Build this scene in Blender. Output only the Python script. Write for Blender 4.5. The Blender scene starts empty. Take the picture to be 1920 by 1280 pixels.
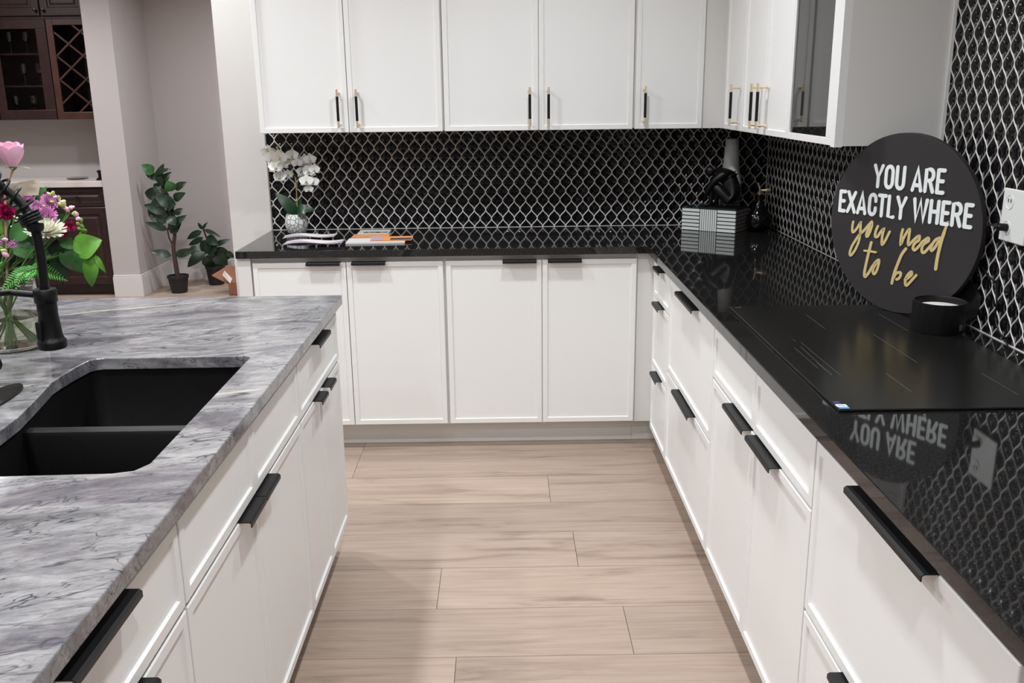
import bpy, bmesh, math, random
from mathutils import Vector, Matrix, noise
from mathutils.geometry import tessellate_polygon
S = bpy.context.scene
C = S.collection
PI = math.pi
random.seed(7)

# ---------------------------------------------------------------- camera
CAM = (-0.6275, -3.8898, 1.5462)
YAW, PITCH, ROLL, FPX = 0.0068, 0.2629, -0.0117, 1724.68
fw = Vector((math.sin(YAW)*math.cos(PITCH), math.cos(YAW)*math.cos(PITCH), -math.sin(PITCH)))
rt = Vector((math.cos(YAW), -math.sin(YAW), 0))
up = rt.cross(fw)
r2 = rt*math.cos(ROLL)+up*math.sin(ROLL)
u2 = up*math.cos(ROLL)-rt*math.sin(ROLL)
cd = bpy.data.cameras.new('camera')
cam = bpy.data.objects.new('camera', cd); C.objects.link(cam)
cam.matrix_world = Matrix(((r2.x, u2.x, -fw.x, CAM[0]), (r2.y, u2.y, -fw.y, CAM[1]), (r2.z, u2.z, -fw.z, CAM[2]), (0, 0, 0, 1)))
cd.sensor_width = 36; cd.lens = 36*FPX/1920; cd.clip_start = 0.02; cd.clip_end = 60
S.camera = cam

# ---------------------------------------------------------------- world and lights
w = bpy.data.worlds.new('world'); S.world = w; w.use_nodes = True
w.node_tree.nodes['Background'].inputs[0].default_value = (0.25, 0.32, 0.45, 1)
w.node_tree.nodes['Background'].inputs[1].default_value = 0.05
CEIL = 2.75
def downlight(x, y, e, size=0.14, col=(.95, .975, 1), spread=150, z=CEIL-.012):
    l = bpy.data.lights.new('recessed_or_fill_light', 'AREA'); l.shape = 'DISK'; l.size = size; l.energy = e; l.color = col
    l.spread = math.radians(spread)
    o = bpy.data.objects.new('recessed_or_fill_light', l); o.location = (x, y, z); C.objects.link(o)
KIT = 16.6
for x in (-1.75, -0.45):
    for y in (-0.75, -2.2, -3.65, -5.1):
        downlight(x, y, KIT)
downlight(-2.55, 2.9, 20); downlight(-2.3, 1.6, 28); downlight(-4.4, 2.4, 34); downlight(-2.3, .2, 19); downlight(-2.35, -1.6, 14); downlight(-4.9, -1.5, 30); downlight(-4.6, -4.2, 14)  # unseen lamps, several added to brighten the left wall, hall pillar and bar
S.view_settings.view_transform = 'Standard'
try: S.view_settings.look = 'None'
except Exception: pass
S.view_settings.gamma = 1; S.view_settings.use_curve_mapping = False
S.view_settings.exposure = 0.0

# ---------------------------------------------------------------- materials
def nd(nt, t, **k):
    n = nt.nodes.new(t)
    for a, b in k.items(): setattr(n, a, b)
    return n
def mat(name, col, rough=.5, metal=0., spec=None, coat=0., bump=None, var=None, trans=0., ior=None, sss=0.):
    m = bpy.data.materials.new(name); m.use_nodes = True
    nt = m.node_tree; b = nt.nodes['Principled BSDF']
    b.inputs['Base Color'].default_value = (*col, 1); b.inputs['Roughness'].default_value = rough
    b.inputs['Metallic'].default_value = metal
    if spec is not None: b.inputs['Specular IOR Level'].default_value = spec
    if coat: b.inputs['Coat Weight'].default_value = coat
    if trans: b.inputs['Transmission Weight'].default_value = trans
    if ior: b.inputs['IOR'].default_value = ior
    if sss:
        b.inputs['Subsurface Weight'].default_value = sss; b.inputs['Subsurface Scale'].default_value = .01
    if bump or var:
        tc = nd(nt, 'ShaderNodeTexCoord'); nz = nd(nt, 'ShaderNodeTexNoise')
        nz.inputs['Scale'].default_value = (bump or var)[0]; nz.inputs['Detail'].default_value = 4
        nt.links.new(tc.outputs['Object'], nz.inputs['Vector'])
        if bump:
            bp = nd(nt, 'ShaderNodeBump'); bp.inputs['Strength'].default_value = bump[1]; bp.inputs['Distance'].default_value = .002
            nt.links.new(nz.outputs['Fac'], bp.inputs['Height']); nt.links.new(bp.outputs[0], b.inputs['Normal'])
        if var:
            r = nd(nt, 'ShaderNodeValToRGB'); a = var[1]
            r.color_ramp.elements[0].position = .3; r.color_ramp.elements[1].position = .7
            r.color_ramp.elements[0].color = (*[max(0, c*(1-a)) for c in col], 1)
            r.color_ramp.elements[1].color = (*[min(1, c*(1+a)) for c in col], 1)
            nt.links.new(nz.outputs['Fac'], r.inputs[0]); nt.links.new(r.outputs[0], b.inputs['Base Color'])
    return m
M = {}
M['door'] = mat('painted_door', (.80, .80, .79), .38, bump=(180, .03))
M['body'] = mat('cabinet_body', (.70, .69, .67), .5)
M['black_pull'] = mat('black_pull', (.006, .006, .007), .4, spec=.32)
M['brass'] = mat('brushed_brass', (.92, .80, .58), .38, .9)
M['wall'] = mat('painted_wall', (.47, .435, .425), .9, bump=(90, .12))
M['wallw'] = mat('white_wall', (.60, .585, .56), .85, bump=(90, .08))
M['trim'] = mat('white_trim', (.66, .63, .62), .45)
M['ceil'] = mat('ceiling_paint', (.80, .78, .75), .95)
M['tile'] = mat('black_glazed_tile', (.006, .006, .008), .08, spec=.42)
M['grout'] = mat('grout', (.68, .66, .63), .38, bump=(400, .15))
M['steel'] = mat('trim_steel', (.55, .55, .54), .35, .8)
M['matte'] = mat('matte_black', (.0035, .0035, .004), .40, spec=.28)
M['sink'] = mat('black_composite_sink', (.0035, .0035, .004), .55, spec=.25, bump=(600, .2))
M['glassblk'] = mat('dark_smoked_glass', (.012, .013, .013), .03, spec=.85)
M['cook'] = mat('cooktop_glass', (.008, .0079, .0075), .22, spec=.30)
M['mark'] = mat('cooktop_print', (.10, .098, .09), .4)
M['signblk'] = mat('sign_board', (.020, .0175, .0185), .75, bump=(60, .1))
M['letter'] = mat('white_letter', (.80, .84, .84), .5)
M['gold'] = mat('gold_letter', (.70, .56, .26), .45, .2)
M['wax'] = mat('white_wax', (.80, .78, .74), .5, sss=.2)
M['plate'] = mat('white_plate', (.74, .76, .74), .35)
M['slat'] = mat('pale_inlay', (.74, .78, .76), .3)
M['teal'] = mat('teal_resin', (.012, .035, .040), .15)
M['vasew'] = mat('grey_ceramic', (.78, .80, .79), .55, bump=(40, .2))
M['vaseb'] = mat('brown_ceramic', (.26, .22, .205), .6, bump=(60, .3))
M['statue'] = mat('black_resin', (.005, .0045, .005), .42, spec=.35, bump=(120, .2))
M['gloss'] = mat('black_gloss', (.003, .003, .004), .04)
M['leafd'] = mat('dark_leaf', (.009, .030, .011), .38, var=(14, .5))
M['leafm'] = mat('mid_leaf', (.035, .13, .03), .42, var=(16, .45))
M['leafb'] = mat('bright_leaf', (.10, .27, .03), .4, var=(18, .35))
M['fern'] = mat('fern_green', (.08, .34, .05), .45, var=(30, .4))
M['orleaf'] = mat('orchid_leaf', (.010, .042, .016), .4)
M['stem'] = mat('green_stem', (.09, .17, .04), .5, var=(40, .3))
M['bark'] = mat('bark', (.05, .027, .02), .8, bump=(60, .6))
M['twig'] = mat('brown_twig', (.38, .24, .13), .6)
M['rose'] = mat('rose_petal', (.88, .48, .64), .5, sss=.2, var=(30, .15))
M['pink'] = mat('pink_petal', (.76, .38, .66), .6, var=(60, .3))
M['magenta'] = mat('magenta_petal', (.38, .010, .10), .5, var=(60, .5))
M['white'] = mat('white_petal', (.84, .83, .70), .55, sss=.15)
M['orchid'] = mat('orchid_petal', (.78, .77, .74), .55, sss=.1)
M['bud'] = mat('green_bud', (.48, .55, .20), .5, var=(80, .3))
M['card'] = mat('beige_card', (.56, .50, .40), .7)
M['red'] = mat('red_card', (.62, .06, .06), .6)
M['pane'] = mat('thin_pane', (.80, .80, .82), .02, trans=1., ior=1.15)
M['water'] = mat('vase_water', (.85, .86, .70), .02, trans=1., ior=1.33)
M['clear'] = mat('clear_glass', (.96, .97, .95), .01, trans=1., ior=1.47)
M['wood'] = mat('dark_cherry', (.022, .008, .007), .35, var=(6, .35), bump=(30, .1))
M['woodl'] = mat('reddish_cherry', (.055, .019, .013), .38, var=(6, .35))
M['dark'] = mat('dark_interior', (.010, .007, .008), .8)
M['bartop'] = mat('pale_bar_top', (.58, .53, .50), .25, var=(9, .08))
M['kraft'] = mat('kraft_cardboard', (.23, .095, .045), .75, var=(12, .2))
M['tape'] = mat('packing_tape', (.62, .56, .55), .4)
M['potblk'] = mat('black_pot', (.010, .009, .010), .55)
M['paper'] = mat('glossy_paper', (.66, .63, .62), .35)
M['orange'] = mat('orange_print', (.75, .30, .10), .4)
M['lilac'] = mat('lilac_print', (.42, .34, .44), .4)
M['ink'] = mat('dark_print', (.05, .05, .06), .5)
M['blue'] = mat('blue_label', (.10, .36, .70), .4)
M['navy'] = mat('navy_label', (.03, .04, .12), .4)

def stone(name, base, dark, vein, scale, stretch, rough, black=False):
    m = bpy.data.materials.new(name); m.use_nodes = True
    nt = m.node_tree; L = nt.links; b = nt.nodes['Principled BSDF']
    tc = nd(nt, 'ShaderNodeTexCoord')
    def turned(deg, sc):
        a = nd(nt, 'ShaderNodeMapping'); L.new(tc.outputs['Object'], a.inputs[0]); a.inputs['Rotation'].default_value = (0, 0, math.radians(-deg))
        c = nd(nt, 'ShaderNodeMapping'); L.new(a.outputs[0], c.inputs[0]); c.inputs['Scale'].default_value = sc; return c
    mp = turned(14, stretch); mpc = turned(32, (.75, 2.6, 2.6)); mpd = turned(12, (.6, 3.4, 3.))
    def noi(sc, det, dist=0., rough_=.6, src=mp):
        n = nd(nt, 'ShaderNodeTexNoise'); n.inputs['Scale'].default_value = sc; n.inputs['Detail'].default_value = det
        n.inputs['Roughness'].default_value = rough_; n.inputs['Distortion'].default_value = dist
        L.new(src.outputs[0], n.inputs['Vector']); return n
    def ramp(src, st):
        r = nd(nt, 'ShaderNodeValToRGB'); e = r.color_ramp.elements
        for i, (p, c) in enumerate(st):
            q = e[i] if i < 2 else e.new(p)
            q.position = p; q.color = (*c, 1)
        L.new(src.outputs['Fac'], r.inputs[0]); return r
    def mix(a, bb, f, mode='MIX'):
        x = nd(nt, 'ShaderNodeMix', data_type='RGBA', blend_type=mode)
        if isinstance(f, float): x.inputs[0].default_value = f
        else: L.new(f, x.inputs[0])
        L.new(a, x.inputs[6]) ; L.new(bb, x.inputs[7]); return x.outputs[2]
    if black:
        n1 = noi(220, 3); c = ramp(n1, [(.45, base), (.75, dark)])
        L.new(c.outputs[0], b.inputs['Base Color'])
    else:
        big = noi(scale, 8, 1.2)
        c1 = ramp(big, [(.30, dark), (.43, base), (.52, (base[0]*1.35, base[1]*1.33, base[2]*1.30)), (.62, (base[0]*.62, base[1]*.58, base[2]*.64)), (.72, base)])
        med = noi(scale*3.2, 10, .8, .72)
        c2 = ramp(med, [(.32, (.32, .32, .35)), (.62, (1., 1., 1.))])
        out = mix(c1.outputs[0], c2.outputs[0], .62, 'MULTIPLY')
        fin = noi(scale*16, 8, .4, .75); c3 = ramp(fin, [(.34, (.55, .55, .57)), (.58, (1., 1., 1.))]); out = mix(out, c3.outputs[0], .6, 'MULTIPLY')
        # thin dark cracks: where a noise passes .5
        for sc, di, wd, k in ((scale*.9, .5, .005, 1.), (scale*1.5, .5, .006, 1.), (scale*3.6, .6, .012, .85), (scale*8, .5, .022, .5)):
            v = noi(sc, 4, di, .56, mpd if sc < scale*1.5 or sc > scale*5 else mpc)
            r = ramp(v, [(.5-wd, (0, 0, 0)), (.5, (1, 1, 1)), (.5+wd, (0, 0, 0))])
            gate = noi(sc*.7, 2); gr = ramp(gate, [(.38, (0, 0, 0)), (.55, (k, k, k))])
            f = nd(nt, 'ShaderNodeMix', data_type='RGBA', blend_type='MULTIPLY'); f.inputs[0].default_value = 1
            L.new(r.outputs[0], f.inputs[6]); L.new(gr.outputs[0], f.inputs[7])
            rgb = nd(nt, 'ShaderNodeRGB'); rgb.outputs[0].default_value = (.035, .036, .05, 1)
            out = mix(out, rgb.outputs[0], f.outputs[2])
        # cream veins running with the grain
        sep = nd(nt, 'ShaderNodeSeparateXYZ'); L.new(tc.outputs['Object'], sep.inputs[0])
        wob = noi(5., 5, .3, .6, tc_ := nd(nt, 'ShaderNodeMapping')); L.new(tc.outputs['Object'], tc_.inputs[0])
        def math_(op, a, bb=None, c=None):
            m_ = nd(nt, 'ShaderNodeMath', operation=op)
            for k, v in enumerate((a, bb, c)):
                if v is None: continue
                if isinstance(v, (int, float)): m_.inputs[k].default_value = v
                else: L.new(v, m_.inputs[k])
            return m_.outputs[0]
        for x0, x1, y0, sl, wd, k in ((-1.30, -1.17, -1.935, .33, .0085, .85), (-2.30, -1.55, -1.135, .42, .010, .75), (-1.75, -1.35, -2.44, .75, .0045, .5), (-1.95, -1.69, -1.88, .2, .006, .6)):
            xm = (x0+x1)/2
            t_ = math_('MULTIPLY_ADD', sep.outputs[0], -sl, sl*xm-(y0+sl*0)); d_ = math_('ADD', sep.outputs[1], t_)
            d_ = math_('ABSOLUTE', math_('ADD', d_, math_('MULTIPLY_ADD', wob.outputs['Fac'], .07, -.035)))
            f1 = math_('SUBTRACT', 1., math_('DIVIDE', d_, wd)); f1 = math_('MAXIMUM', f1, 0.)
            g = math_('SUBTRACT', 1., math_('POWER', math_('ABSOLUTE', math_('DIVIDE', math_('SUBTRACT', sep.outputs[0], xm), (x1-x0)/2)), 4.)); g = math_('MAXIMUM', g, 0.)
            f1 = math_('MINIMUM', math_('MULTIPLY', math_('MULTIPLY', f1, g), 1.6), k)
            rgb = nd(nt, 'ShaderNodeRGB'); rgb.outputs[0].default_value = (*vein, 1)
            out = mix(out, rgb.outputs[0], f1)
        L.new(out, b.inputs['Base Color'])
        bp = nd(nt, 'ShaderNodeBump'); bp.inputs['Strength'].default_value = .08; bp.inputs['Distance'].default_value = .0006
        L.new(med.outputs['Fac'], bp.inputs['Height']); L.new(bp.outputs[0], b.inputs['Normal'])
    b.inputs['Roughness'].default_value = rough
    return m
M['granite'] = stone('black_granite', (.0075, .0072, .0072), (.028, .027, .026), None, 0, (1, 1, 1), .035, True)
M['marble'] = stone('grey_marble', (.245, .243, .250), (.085, .082, .088), (.42, .39, .33), 1.9, (1.0, 2.4, 2.4), .11)

def wood_floor():
    m = bpy.data.materials.new('oak_plank'); m.use_nodes = True
    nt = m.node_tree; L = nt.links; b = nt.nodes['Principled BSDF']
    g = nd(nt, 'ShaderNodeNewGeometry'); oi = nd(nt, 'ShaderNodeObjectInfo')
    add = nd(nt, 'ShaderNodeVectorMath', operation='MULTIPLY_ADD')
    cmb = nd(nt, 'ShaderNodeCombineXYZ')
    for i in range(3): L.new(oi.outputs['Random'], cmb.inputs[i])
    L.new(cmb.outputs[0], add.inputs[0]); add.inputs[1].default_value = (37, 19, 11); L.new(g.outputs['Position'], add.inputs[2])
    mp = nd(nt, 'ShaderNodeMapping'); L.new(add.outputs[0], mp.inputs[0]); mp.inputs['Scale'].default_value = (1.1, 9., 3.)
    n = nd(nt, 'ShaderNodeTexNoise'); n.inputs['Scale'].default_value = 1.6; n.inputs['Detail'].default_value = 8; n.inputs['Distortion'].default_value = .7; n.inputs['Roughness'].default_value = .62
    L.new(mp.outputs[0], n.inputs['Vector'])
    r = nd(nt, 'ShaderNodeValToRGB'); e = r.color_ramp.elements
    e[0].position = .25; e[0].color = (.225, .160, .125, 1); e[1].position = .75; e[1].color = (.46, .36, .295, 1)
    q = e.new(.45); q.color = (.40, .305, .245, 1)
    L.new(n.outputs['Fac'], r.inputs[0])
    n2 = nd(nt, 'ShaderNodeTexNoise'); n2.inputs['Scale'].default_value = 14; n2.inputs['Detail'].default_value = 6
    mp2 = nd(nt, 'ShaderNodeMapping'); L.new(add.outputs[0], mp2.inputs[0]); mp2.inputs['Scale'].default_value = (.25, 7., 3.); L.new(mp2.outputs[0], n2.inputs['Vector'])
    r2_ = nd(nt, 'ShaderNodeValToRGB'); r2_.color_ramp.elements[0].position = .3; r2_.color_ramp.elements[0].color = (.72, .70, .68, 1); r2_.color_ramp.elements[1].position = .6
    L.new(n2.outputs['Fac'], r2_.inputs[0])
    mx = nd(nt, 'ShaderNodeMix', data_type='RGBA', blend_type='MULTIPLY'); mx.inputs[0].default_value = .6
    L.new(r.outputs[0], mx.inputs[6]); L.new(r2_.outputs[0], mx.inputs[7])
    hv = nd(nt, 'ShaderNodeHueSaturation'); mr = nd(nt, 'ShaderNodeMapRange'); mr.inputs[3].default_value = .86; mr.inputs[4].default_value = 1.08
    L.new(oi.outputs['Random'], mr.inputs[0]); L.new(mr.outputs[0], hv.inputs['Value']); L.new(mx.outputs[2], hv.inputs['Color'])
    L.new(hv.outputs[0], b.inputs['Base Color']); b.inputs['Roughness'].default_value = .42
    bp = nd(nt, 'ShaderNodeBump'); bp.inputs['Strength'].default_value = .12; bp.inputs['Distance'].default_value = .001
    L.new(n2.outputs['Fac'], bp.inputs['Height']); L.new(bp.outputs[0], b.inputs['Normal'])
    return m
M['plank'] = wood_floor()

def pot_mat():
    m = mat('carved_white_pot', (.66, .66, .64), .6)
    nt = m.node_tree; L = nt.links; b = nt.nodes['Principled BSDF']
    tc = nd(nt, 'ShaderNodeTexCoord'); v = nd(nt, 'ShaderNodeTexVoronoi', feature='DISTANCE_TO_EDGE'); v.inputs['Scale'].default_value = 60
    mp = nd(nt, 'ShaderNodeMapping'); mp.inputs['Scale'].default_value = (1, 1, .7); L.new(tc.outputs['Object'], mp.inputs[0]); L.new(mp.outputs[0], v.inputs['Vector'])
    r = nd(nt, 'ShaderNodeValToRGB'); r.color_ramp.elements[0].position = .03; r.color_ramp.elements[0].color = (.22, .22, .22, 1); r.color_ramp.elements[1].position = .10; r.color_ramp.elements[1].color = (.68, .68, .66, 1)
    L.new(v.outputs['Distance'], r.inputs[0]); L.new(r.outputs[0], b.inputs['Base Color'])
    bp = nd(nt, 'ShaderNodeBump'); bp.inputs['Strength'].default_value = .8; bp.inputs['Distance'].default_value = .004
    L.new(r.outputs[0], bp.inputs['Height']); L.new(bp.outputs[0], b.inputs['Normal'])
    return m
M['carved'] = pot_mat()

# ---------------------------------------------------------------- helpers
class B:
    def __init__(s): s.v = []; s.f = []
    def add(s, vs, fs):
        k = len(s.v); s.v += [tuple(v) for v in vs]; s.f += [tuple(i+k for i in f) for f in fs]; return s
    def box(s, a, b, bev=0.):
        x0, y0, z0 = [min(a[i], b[i]) for i in range(3)]; x1, y1, z1 = [max(a[i], b[i]) for i in range(3)]
        if bev <= 0:
            return s.add([(x0,y0,z0),(x1,y0,z0),(x1,y1,z0),(x0,y1,z0),(x0,y0,z1),(x1,y0,z1),(x1,y1,z1),(x0,y1,z1)],
                         [(0,3,2,1),(4,5,6,7),(0,1,5,4),(1,2,6,5),(2,3,7,6),(3,0,4,7)])
        bm = bmesh.new(); bmesh.ops.create_cube(bm, size=1)
        for v in bm.verts: v.co = Vector(((x0+x1)/2+v.co.x*(x1-x0), (y0+y1)/2+v.co.y*(y1-y0), (z0+z1)/2+v.co.z*(z1-z0)))
        bmesh.ops.bevel(bm, geom=bm.edges[:], offset=min(bev, .45*min(x1-x0, y1-y0, z1-z0)), segments=2, affect='EDGES', profile=.5)
        return s.bm(bm)
    def bm(s, bm):
        bm.verts.index_update()
        s.add([v.co[:] for v in bm.verts], [[v.index for v in f.verts] for f in bm.faces]); bm.free(); return s
    def tube(s, pts, r, n=10, cap=True, flat=1.):
        pts = [Vector(p) for p in pts]; m = len(pts)
        rr = r if isinstance(r, (list, tuple)) else [r]*m
        t0 = (pts[1]-pts[0]).normalized(); ref = Vector((0, 0, 1)) if abs(t0.z) < .9 else Vector((1, 0, 0))
        nrm = t0.cross(ref).normalized(); vs = []; fs = []
        for i in range(m):
            t = (pts[min(i+1, m-1)]-pts[max(i-1, 0)])
            t = t.normalized() if t.length > 1e-9 else t0
            nrm = (nrm-t*nrm.dot(t)); nrm = nrm.normalized() if nrm.length > 1e-6 else t.orthogonal().normalized()
            bi = t.cross(nrm)
            for k in range(n):
                a = 2*PI*k/n; vs.append(pts[i]+nrm*math.cos(a)*rr[i]+bi*math.sin(a)*rr[i]*flat)
        for i in range(m-1):
            for k in range(n): fs.append((i*n+k, i*n+(k+1) % n, (i+1)*n+(k+1) % n, (i+1)*n+k))
        if cap: fs.append(tuple(range(n))[::-1]); fs.append(tuple((m-1)*n+k for k in range(n)))
        return s.add(vs, fs)
    def lathe(s, prof, n=32, c=(0, 0, 0), axis=None, cap=False):
        vs = []; fs = []; m = len(prof)
        for (r, z) in prof:
            for k in range(n):
                a = 2*PI*k/n; vs.append(Vector((r*math.cos(a), r*math.sin(a), z)))
        if axis is not None:
            q = Vector((0, 0, 1)).rotation_difference(Vector(axis).normalized()); vs = [q @ v for v in vs]
        vs = [v+Vector(c) for v in vs]
        for i in range(m-1):
            for k in range(n): fs.append((i*n+k, i*n+(k+1) % n, (i+1)*n+(k+1) % n, (i+1)*n+k))
        if cap: fs.append(tuple(range(n))[::-1]); fs.append(tuple((m-1)*n+k for k in range(n)))
        return s.add(vs, fs)
    def prism(s, poly, z0, z1, holes=()):
        loops = [list(poly)]+[list(h) for h in holes]
        tris = tessellate_polygon([[Vector((p[0], p[1], 0)) for p in l] for l in loops])
        flat = [p for l in loops for p in l]; n = len(flat)
        vs = [(p[0], p[1], z0) for p in flat]+[(p[0], p[1], z1) for p in flat]
        fs = [tuple(t) for t in tris]+[tuple(i+n for i in t[::-1]) for t in tris]
        k = 0
        for l in loops:
            m = len(l)
            for i in range(m): fs.append((k+i, k+(i+1) % m, k+(i+1) % m+n, k+i+n))
            k += m
        return s.add(vs, fs)
def world_off(p):
    o = Vector((0, 0, 0))
    while p is not None: o = o+p.location; p = p.parent
    return o
def build(name, b, m, parent=None, smooth=False, fix=True, kind=None):
    ofs = world_off(parent)
    me = bpy.data.meshes.new(name); me.from_pydata([(v[0]-ofs[0], v[1]-ofs[1], v[2]-ofs[2]) for v in b.v], [], b.f)
    if fix:
        bm = bmesh.new(); bm.from_mesh(me); bmesh.ops.recalc_face_normals(bm, faces=bm.faces[:]); bm.to_mesh(me); bm.free()
    me.materials.append(M[m] if isinstance(m, str) else m)
    if smooth:
        for p in me.polygons: p.use_smooth = True
        try: me.set_sharp_from_angle(angle=math.radians(40))
        except Exception: pass
    o = bpy.data.objects.new(name, me); C.objects.link(o)
    if parent is not None:
        o.parent = parent
    if kind: o['kind'] = kind
    return o
def tag(o, label, cat, group=None):
    o['label'] = label; o['category'] = cat
    if group: o['group'] = group
    return o
def thing(name, label, cat, loc, group=None):
    o = bpy.data.objects.new(name, None); C.objects.link(o); o.location = loc; o.empty_display_size = .05
    return tag(o, label, cat, group)
def struct(name, b, m, smooth=False):
    o = build(name, b, m, None, smooth); o['kind'] = 'structure'; return o
def copy_tree(o, parent=None):
    c = o.copy(); C.objects.link(c)
    if parent is not None: c.parent = parent
    for ch in list(o.children): copy_tree(ch, c)
    return c

# ---------------------------------------------------------------- dimensions
H = .914; T = .031; OV = .019
XW, YW = .6563, .6282          # right wall, back wall
ZB, ZT = .1226, .8594          # base door bottom, top
XI, YI = -1.1839, -.9423       # island front plane, island far end
ZU, YU, XU = 1.3875, .3286, .342
HI = 2.50                      # top of uppers
WL = -1.967                    # left end of the back wall
UE = -1.157                    # near end of right uppers

# ---------------------------------------------------------------- room
struct('ceiling', B().box((-6.2, -7.6, CEIL), (XW+.2, 4.3, CEIL+.1)), 'ceil')
fl = struct('floor', B().box((-6.2, -7.6, -.06), (XW+.2, 4.3, -.012)), M['bark'])
PW = .2551; YJ = -.0625; PL = 1.52
butt = {0: -.20, -1: -.461+.9, -2: -.461, -3: -.461+1.02, -4: -.393, -5: -.855, -6: -.274, -7: -.781, -8: -.10, -9: -1.0}
rnd = random.Random(3)
for r in range(-14, 17):
    y0 = YJ+r*PW; y1 = y0+PW
    bx = butt.get(r, -.6+rnd.uniform(-.7, .7))
    if r in (-1, 0): bx = .24
    if r == -2: bx = -.461
    if r == -3: bx = .22
    k = math.floor((-6.0-bx)/PL); x = bx+k*PL
    while x < XW+.1:
        a, b_ = max(x, -6.15), min(x+PL, XW+.1)
        if b_-a > .02 and not (y1 < -3.3 and (b_ < -1.6 or a > .2)):
            build('plank', B().box((a+.0008, y0+.0008, -.012), (b_-.0008, y1-.0008, 0)), 'plank', fl, fix=False)
        x += PL
rear = build('far_planks', B().box((-6.15, -7.5, -.012), (XW+.1, YJ-14*PW-.002, 0)), 'plank', fl); rear['kind'] = 'stuff'

# ogee tile walls
TP, TR = .0559, .0432          # pitch, row height (half a tile)
SK = .4
def wv(t): return math.sin(SK*math.cos(PI*t))/math.sin(SK)
def half(t): return TP/4*(1+wv(t))
def tile_mesh(e=.0022, n=5):
    pts = []
    def hw(t): return max(half(t)-e*1.15, 0)
    ts = [-.86+1.72*i/n for i in range(n+1)]
    L_ = [(-hw(t), t*TR) for t in ts]; R_ = [(hw(t), t*TR) for t in ts[::-1]]
    ring = [(0, -TR*.95)]+L_+[(0, TR*.95)]+R_
    b = B(); n_ = len(ring)
    b.v = [(x, 0, z) for x, z in ring]+[(x*.88, -.0016, z*.93) for x, z in ring]+[(0, -.0026, 0)]
    b.f = [(i, (i+1) % n_, (i+1) % n_+n_, i+n_) for i in range(n_)]+[(i+n_, (i+1) % n_+n_, 2*n_) for i in range(n_)]
    me = bpy.data.meshes.new('tile'); me.from_pydata(b.v, [], b.f); me.materials.append(M['tile'])
    for p in me.polygons: p.use_smooth = True
    return me, b
TM, TB = tile_mesh()
def tile_wall(parent, u0, u1, z0, ztop, place, rot, rank, phase=0., hw_=.0027, hh=.0036):
    """place(u, z, d) -> world point, d = distance out from the wall. u0<u1, ztop(u) gives the top edge."""
    cells = []
    nrow = int(2.2/TR)
    for j in range(0, nrow):
        z = z0+j*TR
        off = 0 if j % 2 == 0 else .5
        k = math.floor((u0-phase)/TP)-1
        while True:
            u = phase+(k+off+.5)*TP; k += 1
            if u > u1+TP: break
            if u < u0-TP/2: continue
            if z > ztop(u)+.001+TR*.0: continue
            cells.append((u, z))
    def clipped(u, z):
        return u-TP/2 < u0-1e-4 or u+TP/2 > u1+1e-4 or z-TR < z0-1e-4 or z+TR > ztop(u)+1e-4 or z+TR > min(ztop(u-TP/2), ztop(u+TP/2))+1e-4
    whole = [c for c in cells if not clipped(*c)]; part_ = [c for c in cells if clipped(*c)]
    whole.sort(key=rank); sing = whole[:290]; rest = whole[290:]+part_
    for u, z in sing:
        o = bpy.data.objects.new('tile', TM); C.objects.link(o); o.parent = parent
        o.location = place(u, z, .0008); o.rotation_euler = (0, 0, rot)
    b = B()
    for u, z in rest:
        vs = []
        for x, y, zz in TB.v:
            uu = min(max(u+x, u0), u1); zc = min(max(z+zz, z0), ztop(uu))
            vs.append(place(uu, zc, .0008-y))
        b.add(vs, TB.f)
    o = build('tile_remainder', b, 'tile', parent, smooth=True, fix=False); o['kind'] = 'stuff'
    # raised pale grout lines: wavy strands between the tiles
    g = B(); NS = 8
    k = math.floor((u0-phase)/(TP/2))-1
    while phase+(k-.5)*TP/2 < u1+TP/2:
        base = phase+(k+.5)*TP/2; sg = 1 if k % 2 == 0 else -1; k += 1
        run = []
        def flush(run):
            if len(run) < 2: return
            vs = []; fs = []
            for i, (u, z, du) in enumerate(run):
                L_ = math.hypot(du, 1); nu, nz = 1/L_, -du/L_
                for s_, d in ((-1, .0018), (-.75, .0018+hh*.7), (0, .0018+hh), (.75, .0018+hh*.7), (1, .0018)):
                    uu = min(max(u+nu*s_*hw_, u0), u1); vs.append(place(uu, max(z+nz*s_*hw_, z0), d))
            for i in range(len(run)-1):
                for q in range(4): fs.append((i*5+q, i*5+q+1, i*5+q+6, i*5+q+5))
            g.add(vs, fs)
        m = 0
        while True:
            z = z0+m*TR/NS
            u = base+sg*TP/4*wv(m/NS); du = sg*TP/4/TR*(wv(m/NS+.01)-wv(m/NS-.01))/.02
            ok = u0 <= u <= u1 and z <= ztop(u)
            if ok: run.append((u, z, du))
            else: flush(run); run = []
            m += 1
            if z > 3: break
        flush(run)
    o = build('grout', g, 'grout', parent, smooth=True, fix=False); o['kind'] = 'stuff'

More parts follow.
